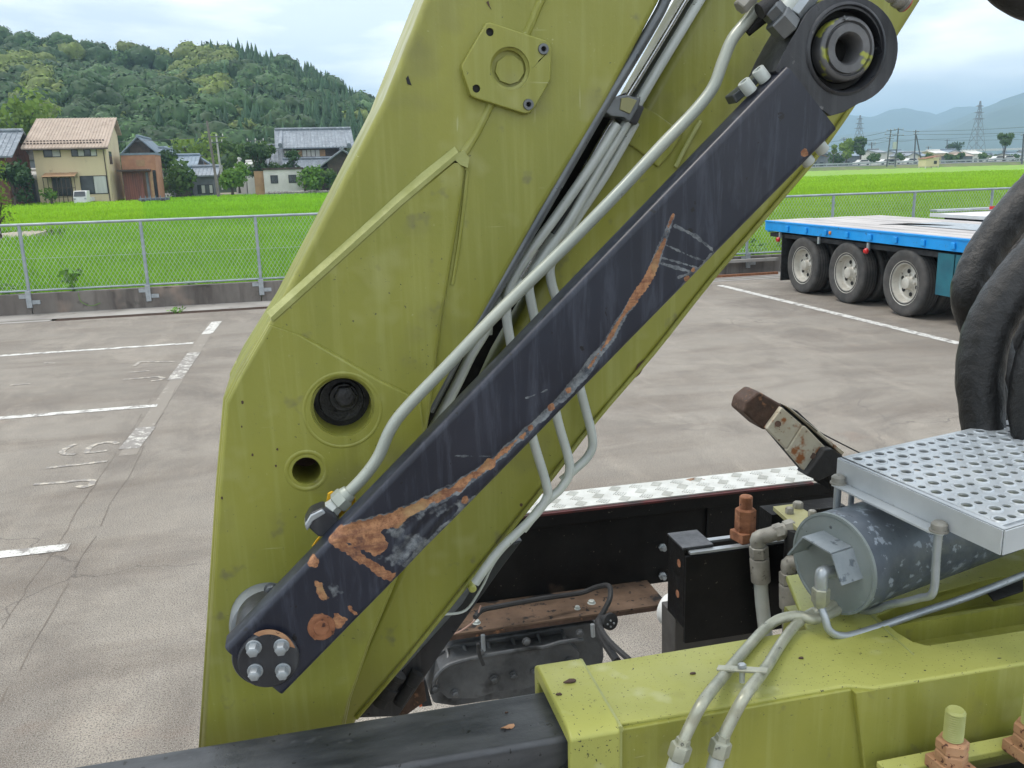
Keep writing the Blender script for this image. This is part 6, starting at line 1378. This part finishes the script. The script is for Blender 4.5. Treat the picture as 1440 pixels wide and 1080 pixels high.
tree(335, 262, 132, 6.0, 5.5, 'leaf', 'green tree behind the clipped hedge bushes', 900, trunk=.3, leaf=.3)
tree(45, 262, 140, 12, 11, 'leaflight', 'light green tree rising behind the barn and cream house', 1500, trunk=.3, leaf=.45)
tree(22, 285, 98, 3.5, 4, 'darkleaf', 'dark bush at the foot of the red barn', 700, name='shrub', cat='shrub', trunk=.1, leaf=.25)
tree(73, 282, 99, .9, 2.4, 'hedge', 'low green plants at the left foot of the cream house', 300, name='shrub', cat='shrub', trunk=.1, leaf=.15)
tree(2, 345, 37, 3.3, 1.7, 'leaflight', 'thin young tree with yellow-green leaves at the left edge of the photo', 900, name='young_tree', trunk=.25, leaf=.055, lobes=12)
# poles
def pole(px0, py0, px1, py1, Y, r, mat, label, arms=(), group='utility poles in the village', top=True):
    a, b = onY(px1, py1, Y), onY(px0, py0, Y); t = thing('utility_pole', a, label, 'utility pole', group)
    MB().cyl(a-[0, 0, .4], b, r, r*.7, 10).build('shaft', mat, t)
    for (f, w_) in arms:
        p = a+(b-a)*f; ar = MB().box(p+[0, -.12, 0], (w_, .1, .1)).build('crossarm', 'lattice', t)
        for s_ in (-.45, 0, .45): MB().lathe(p+[s_*w_, -.12, .05], (0, 0, 1), [(0, .04), (.1, .07), (.14, .05), (.22, .07), (.26, .04)], 8).build('insulator', 'whitewall', ar)
    return a, b
pole(291, 170, 307, 271, 104, .16, 'pole', 'tall leaning brown pole at the edge of the rice field')
pa, pb = pole(304, 190, 313, 262, 112, .14, 'poleconc', 'grey concrete pole with crossarms right of the leaning pole', ((.97, 1.6), (.86, 1.2)))
pc, pd_ = pole(359, 195, 362, 240, 124, .14, 'poleconc', 'shorter grey pole with crossarm left of the farmhouse', ((.93, 2.2), (.84, 1.4)))
pole(312, 232, 313, 262, 120, .08, 'poleconc', 'thin pale post beside the grey concrete pole')
def wire(pts, r, label, group='overhead wires'):
    P = [np.array(p, float) for p in pts]; Q_ = []
    for a, b in zip(P[:-1], P[1:]):
        for k_ in range(9): t_ = k_/8; Q_.append(a*(1-t_)+b*t_-np.array([0, 0, 4*t_*(1-t_)*np.linalg.norm(b-a)*.014]))
    tag(MB().tube(Q_, r, 4, 1).build('overhead_wire', 'lattice'), label, 'wire', group)
wire([onY(-40, 196, 130), onY(304, 192, 112), pd_-[0, 0, 1], onY(540, 196, 135)], .022, 'power line across the village in front of the hill')

# ================================================================== FAR RIGHT: road, guard rail, town
YRD = 193.
emb = struct(MB().prism([(60, YRD, -.3), (60, YRD+4, 1.0), (60, YRD+16, 1.0), (60, YRD+20, -.3)], (260, 0, 0)).build('road_embankment', 'verge', smooth=0))
struct(MB().span((60, YRD+4.2, 1.0), (320, YRD+15.8, 1.06)).build('road', 'gutter', smooth=0))
grl = thing('guard_rail', (150, YRD+4.4, 1.0), 'long grey guard rail along the road beyond the right-hand rice field', 'guard rail')
MB().span((80, YRD+4.3, 1.55), (300, YRD+4.42, 1.9)).build('beam', 'galv', grl); MB().span((80, YRD+4.3, 1.1), (300, YRD+4.42, 1.25)).build('beam', 'galv', grl)
for i in range(74): MB().span((80+i*3, YRD+4.43, .9), (80.15+i*3, YRD+4.55, 1.8)).build('post', 'galv', grl, smooth=0)
# hut on stilts
YHt = 176.
hx0, hx1 = gx(1300, YHt), gx(1319, YHt); hzb, hzt = hz(1310, 234, YHt), hz(1310, 222.5, YHt)
ht = thing('stilt_hut', ((hx0+hx1)/2, YHt+1, 0), 'small cream hut on stilts with rusty red roof across the far field', 'hut')
MB().span((hx0, YHt, hzb), (hx1, YHt+2.4, hzt)).build('wall', 'cream', ht, smooth=0); MB().prism([(hx0-.2, YHt-.3, hzt-.15), (hx1+.2, YHt-.3, hzt+.45), (hx1+.2, YHt+2.7, hzt+.45), (hx0-.2, YHt+2.7, hzt-.15)], (0, 0, .1)).build('roof', 'rust', ht, smooth=0)
for x in (hx0+.1, hx1-.1):
    for y in (YHt+.1, YHt+2.2): MB().span((x-.08, y-.08, -.2), (x+.08, y+.08, hzb)).build('stilt', 'whitewall', ht, smooth=0)
win(ht, hx0+(hx1-hx0)*.6, hx0+(hx1-hx0)*.82, hzb+.5, hzb+1.2, YHt, False, 1)
def car(px, Y, label, col='white', L=4.2):
    x = gx(px, Y); z = 1.06; t = thing('parked_car', (x, Y, z), label, 'car', 'cars on the far road')
    MB().prism([(x-L/2, Y, z+.3), (x-L/2, Y, z+.95), (x-L*.3, Y, z+1.05), (x-L*.18, Y, z+1.5), (x+L*.28, Y, z+1.5), (x+L*.42, Y, z+1.0), (x+L/2, Y, z+.9), (x+L/2, Y, z+.3)], (0, 1.7, 0)).build('body', col, t, bevel=.06)
    MB().prism([(x-L*.26, Y-.01, z+1.05), (x-L*.16, Y-.01, z+1.42), (x+L*.26, Y-.01, z+1.42), (x+L*.36, Y-.01, z+1.05)], (0, -.02, 0)).build('window', 'glass', t)
    for dx in (-L*.3, L*.3): MB().lathe((x+dx, Y+.05, z+.32), (0, -1, 0), [(0, .32), (.12, .32), (.14, .2)], 14).build('wheel', 'tyre', t)
for px, lab, L in ((1213, 'pale green-white car below the twin trees', 4.0), (1247, 'white van left of the paired utility poles', 4.6), (1256, 'white car just behind the paired utility poles', 4.2), (1281, 'cream coloured car near the braced pole', 4.0), (1403, 'white car left of the single round tree trunk', 4.0), (1416, 'white car right of the single round tree trunk', 4.2)): car(px, YRD+8, lab, 'white', L)
# town blocks
rt = random.Random(21); TB = [(1150, 18, 226, 219, 'white-walled low building with red roof near the boom edge', 'rust'), (1178, 12, 228, 217, 'dark-roofed house left of the twin trees', 'tile'), (1196, 20, 227, 218, 'grey gabled house behind the twin trees', 'tileblue'), (1222, 14, 227, 216, 'white and grey house right of the twin trees', 'tileblue'), (1238, 10, 226, 213, 'two-storey pale house left of the paired poles', 'tile'), (1269, 12, 227, 214, 'cream house right of the paired poles', 'tileblue'), (1283, 12, 227, 217, 'tan house at the foot of the braced pole', 'tile'), (1299, 9, 226, 218, 'small bluish house left of the stilt hut', 'tileblue'), (1322, 14, 227, 214, 'white two-storey house right of the stilt hut', 'whitewall'), (1340, 16, 226, 213, 'pale house with bright gable right of the white two-storey one', 'tileblue'), (1357, 16, 227, 218, 'low red-roofed building below the near pylon', 'brownroof'), (1374, 14, 226, 215, 'white building below the near pylon', 'whitewall'), (1390, 12, 227, 219, 'pale blue shed left of the round tree', 'tileblue'), (1431, 14, 226, 217, 'pale building at the right edge of the town', 'tileblue'), (1456, 20, 227, 214, 'white building beyond the right edge', 'tile')]
for i, (px, w_, pb_, pt_, lab, rm__) in enumerate(TB):
    Y = 222+rt.uniform(0, 30); house(lab, px-w_/2-1, px+w_/2+1, Y, 8, pt_+1.5, pt_-2, rt.choice(['whitewall', 'cream', 'whitewall', 'greywall', 'whitewall']), rm__, 'x' if i % 3 else 'y', wins=((.15, .4, .3, .6, False, 2), (.6, .85, .3, .6, False, 2)), name='town_house', ribs=False, oh=.4)
# more distant rows
for i in range(26):
    px = 1120+i*14+rt.uniform(-4, 4); Y = rt.uniform(330, 520); w_ = rt.uniform(6, 14); t_ = rt.uniform(214, 219)
    c_ = rt.choice(['white', 'cream', 'pale grey']); nb_ = ['first', 'second', 'third', 'fourth', 'fifth', 'sixth', 'seventh', 'eighth', 'ninth', 'tenth'][i % 10]
    house('%s small %s building of the %s back row, counted from the boom' % (nb_, c_, ('left', 'middle', 'right')[i//10]), px-w_/2, px+w_/2, Y, 10, t_+2.5, t_, {'white': 'whitewall', 'cream': 'cream', 'pale grey': 'greywall'}[c_], rt.choice(['tile', 'tileblue', 'whitewall', 'brownroof']), rt.choice(['x', 'y']), name='town_house', ribs=False, oh=.4, group='hazy back row of town buildings')
# shrubs/trees on right
tree(1190, 228, 205, 5.6, 4.4, 'leaflight', 'left one of the twin round-topped trees beyond the field', 1100, trunk=.3, leaf=.42)
tree(1210, 228, 205, 5.8, 4.6, 'leaf', 'right one of the twin round-topped trees beyond the field', 1100, trunk=.3, leaf=.42)
tree(1172, 228, 210, 4.2, 2.2, 'leaflight', 'small pale tree close to the boom edge', 300, trunk=.5, leaf=.3)
tree(1411, 226, 200, 6.6, 4.6, 'leaf', 'single round tree with bare trunk at the right, by the parked cars', 1400, trunk=.3, leaf=.26)
for px, h_, w_ in ((1228, 1.8, 4), (1263, 1.6, 4), (1305, 2.2, 3), (1336, 1.8, 3), (1350, 2.4, 2.4), (1381, 2.4, 2.4), (1396, 2, 3), (1425, 1.8, 4), (1180, 1.8, 7)):
    tree(px, 228, 212, h_, w_, 'leaf', 'low roadside bush %s' % {1228: 'right of the twin trees', 1263: 'at the foot of the paired poles', 1305: 'left of the stilt hut', 1336: 'right of the stilt hut', 1350: 'left of the tall pylon', 1381: 'just right of the tall pylon foot', 1396: 'left of the single round tree', 1425: 'right of the single round tree', 1180: 'left of the twin trees, wide and low'}[px], 260, 'low bushes along the far road', 'roadside_bush', 'bush', .15, leaf=.4)
tree(1342, 220, 330, 5.0, 9, 'darkleaf', 'dark spreading tree clump rising over the far roofs', 700, trunk=.2, leaf=.5, flat=.6)
# viaduct
vd = thing('viaduct', (600, 700, 0), 'long pale elevated road running across the far plain in front of the mountains', 'viaduct')
zv1, zv0 = hz(1300, 212.5, 700), hz(1300, 215.5, 700)
MB().prism([(250, 700, zv0), (1100, 620, zv0+1), (1100, 620, zv1+1.5), (250, 700, zv1-.5)], (0, 12, 0)).build('deck', 'whitewall', vd, smooth=0)
for i in range(30): x = 260+i*28; MB().span((x, 704-(x-250)*.094, -1), (x+2.5, 707-(x-250)*.094, zv0+.2)).build('pier', 'gutter', vd, smooth=0)
# utility poles right
def rpole(px, pyt, pyb, Y, label, arms, r=.2): return pole(px[0], pyt, px[1], pyb, Y, r, 'lattice', label, arms, 'poles in the far town')
r1 = rpole((1253, 1247), 182, 232, 190, 'left one of the paired dark poles with crossarms', ((.97, 2.4), (.86, 3.2), (.75, 2.0)))
r2 = rpole((1263.5, 1259), 180, 232, 190, 'right one of the paired dark poles with crossarms', ((.96, 2.6), (.8, 3)))
trf = thing('transformer', onY(1256, 202, 190), 'grey transformer drum hung between the paired poles', 'transformer')
pT = onY(1256, 206, 190); MB().cyl(pT-[0, .5, .6], pT+[0, -.5, 1.0], .45, seg=14).build('drum', 'galv_dull', trf); MB().span(pT-[1.0, .1, .9], pT+[1.0, .1, -.7]).build('platform', 'lattice', trf)
r3 = rpole((1288, 1285.5), 183, 230, 200, 'dark pole with a slanting brace right of the paired poles', ((.95, 1.6), (.88, 1.2)))
MB().cyl(onY(1288.5, 190, 200), onY(1296, 229, 200), .15, seg=8).build('brace', 'lattice', bpy.data.objects['utility_pole'] if False else [o for o in COL.objects if o.name.startswith('utility_pole')][-1])
r4 = rpole((1440, 1437), 188, 228, 190, 'dark pole at the right edge of the photo', ((.95, 2),), .25)
rpole((1226, 1225.5), 200, 226, 240, 'thin pole behind the right twin tree', ((.95, 2.4), (.85, 2.4)))
rpole((1305.5, 1305), 206, 226, 250, 'short thin pole behind the stilt hut', ((.95, 2),))
rpole((1332, 1331.5), 196, 224, 300, 'thin pole behind the white two-storey house', ((.95, 2.4),))
rpole((1187, 1186.5), 193, 222, 300, 'faint thin pole left of the twin trees', ((.95, 2.4), (.9, 3)))
def pylon(px, pyt, pyb, Y, label, hwid):
    a, b = onY(px, pyb, Y), onY(px, pyt, Y); t = thing('pylon', a, label, 'pylon', 'transmission pylons'); H = b[2]-a[2]; m = MB(); rr_ = hwid*.024
    lv = [0, .2, .38, .54, .68, .8, .9, 1.0]
    wd = lambda f: hwid*(1-f)**1.15*.5+.25
    for q in (0, 1, 2, 3):
        sx, sy = (-1, 1, 1, -1)[q], (-1, -1, 1, 1)[q]
        for f0_, f1_ in zip(lv[:-1], lv[1:]): m.tube([a+[sx*wd(f0_), sy*wd(f0_), H*f0_], a+[sx*wd(f1_), sy*wd(f1_), H*f1_]], rr_, 4, 1)
        nx_, ny_ = (-1, 1, 1, -1)[(q+1) % 4], (-1, -1, 1, 1)[(q+1) % 4]
        for f0_, f1_ in zip(lv[:-1], lv[1:]): m.tube([a+[sx*wd(f0_), sy*wd(f0_), H*f0_], a+[nx_*wd(f1_), ny_*wd(f1_), H*f1_]], rr_*.6, 4, 1); m.tube([a+[nx_*wd(f0_), ny_*wd(f0_), H*f0_], a+[sx*wd(f1_), sy*wd(f1_), H*f1_]], rr_*.6, 4, 1)
    m.build('lattice_tower', 'pylon', t)
    for f, w_ in ((.66, .62), (.78, .5), (.9, .4)): MB().prism([a+[-hwid*w_, 0, H*f], a+[0, 0, H*f-.4], a+[hwid*w_, 0, H*f], a+[0, 0, H*(f+.03)]], (0, rr_*2, 0)).build('arm', 'pylon', t, smooth=0)
    return b
pylon(1372, 142, 216, 520, 'tall lattice pylon standing against the mountain at right', 8)
pylon(1206.5, 162, 216, 640, 'fainter lattice pylon close to the boom edge', 8)
e1, e2 = onY(1560, 168, 170), onY(1560, 178, 170)
wire([onY(1120, 204, 230), r1[1]-[0, 0, .3], r2[1]-[0, 0, .3], r3[1]-[0, 0, .3], e1], .04, 'upper power line running right from the paired poles')
wire([onY(1120, 209, 230), r1[1]-[0, 0, 1.6], r2[1]-[0, 0, 1.6], r3[1]-[0, 0, 1.0], e2], .04, 'middle power line running right from the paired poles')
wire([onY(1120, 212, 230), r1[1]-[0, 0, 2.6], r2[1]-[0, 0, 3], r3[1]-[0, 0, 2.2], onY(1560, 190, 170)], .03, 'lower power line running right from the paired poles')
wire([onY(1180, 196, 600), onY(1380, 192, 520), onY(1600, 170, 480)], .08, 'transmission line passing the tall pylon')
# ================================================================== MOUNTAINS
def mountain(name, Y, prof, label, dy, rough_, seed, base=212):
    rng = np.random.default_rng(seed); pxs = np.arange(-1400, 2500, 9); top = np.interp(pxs, [p[0] for p in prof], [p[1] for p in prof]); xs = np.array([gx(p, Y) for p in pxs])
    zt = np.array([hz(p, t_, Y) for p, t_ in zip(pxs, top)]); zt = np.maximum(zt, 3); n = len(xs); rows = 34; V = np.zeros((rows, n, 3))
    nz_ = np.zeros((rows, n))
    for o_ in range(1, 7):
        f = 2**o_; a = rng.normal(size=(6, 3)); nz_ += sum(np.sin(xs[None]*(a[k_, 0]*f*.0009)+np.arange(rows)[:, None]*a[k_, 1]*f*.045+a[k_, 2]*9) for k_ in range(6))/f/2.2
    for r_ in range(rows):
        f = r_/(rows-1); V[r_, :, 0] = xs*(1-(1-f)*dy/Y); V[r_, :, 1] = Y-(1-f)*dy; V[r_, :, 2] = zt*np.clip(f, 0, 1)**.9*(1+nz_[r_]*rough_*math.sin(f*math.pi)**.7)+rng.normal(0, zt*.006+.2, n)*(1 if f > .1 else 0)
    V = V.reshape(-1, 3); i = np.arange((rows-1)*n).reshape(rows-1, n)[:, :-1].ravel(); F = np.stack([i, i+1, i+n+1, i+n], 1)
    o = fast_mesh(name, V, F, 'mountain', None, 4); struct(o); return o
mountain('near_mountain', 2300, [(-1400, 200), (300, 220), (1000, 216), (1130, 200), (1180, 190), (1230, 186), (1290, 184), (1330, 172), (1360, 158), (1400, 140), (1440, 126), (1520, 112), (1700, 100), (2000, 130), (2500, 190)], '', 900, .35, 3)
mountain('far_mountain', 3300, [(-1400, 180), (300, 205), (1000, 190), (1150, 168), (1190, 163), (1222, 166), (1245, 157), (1262, 154), (1285, 158), (1310, 163), (1335, 152), (1365, 150), (1400, 158), (1460, 160), (2500, 190)], '', 800, .25, 8)

# ================================================================== HAZE
hzm = bpy.data.materials.new('haze_air'); hzm.use_nodes = True; nt = hzm.node_tree; nt.nodes.clear(); oo = nt.nodes.new('ShaderNodeOutputMaterial'); pv = nt.nodes.new('ShaderNodeVolumePrincipled')
pv.inputs['Color'].default_value = (.53, .79, 1, 1); pv.inputs['Density'].default_value = .00040; pv.inputs['Anisotropy'].default_value = 0; nt.links.new(pv.outputs[0], oo.inputs['Volume'])
M['haze'] = hzm
hb = MB().span((-4200, -650, -1.3), (7000, 6050, 330)).build('haze', 'haze', smooth=0); hb['kind'] = 'stuff'
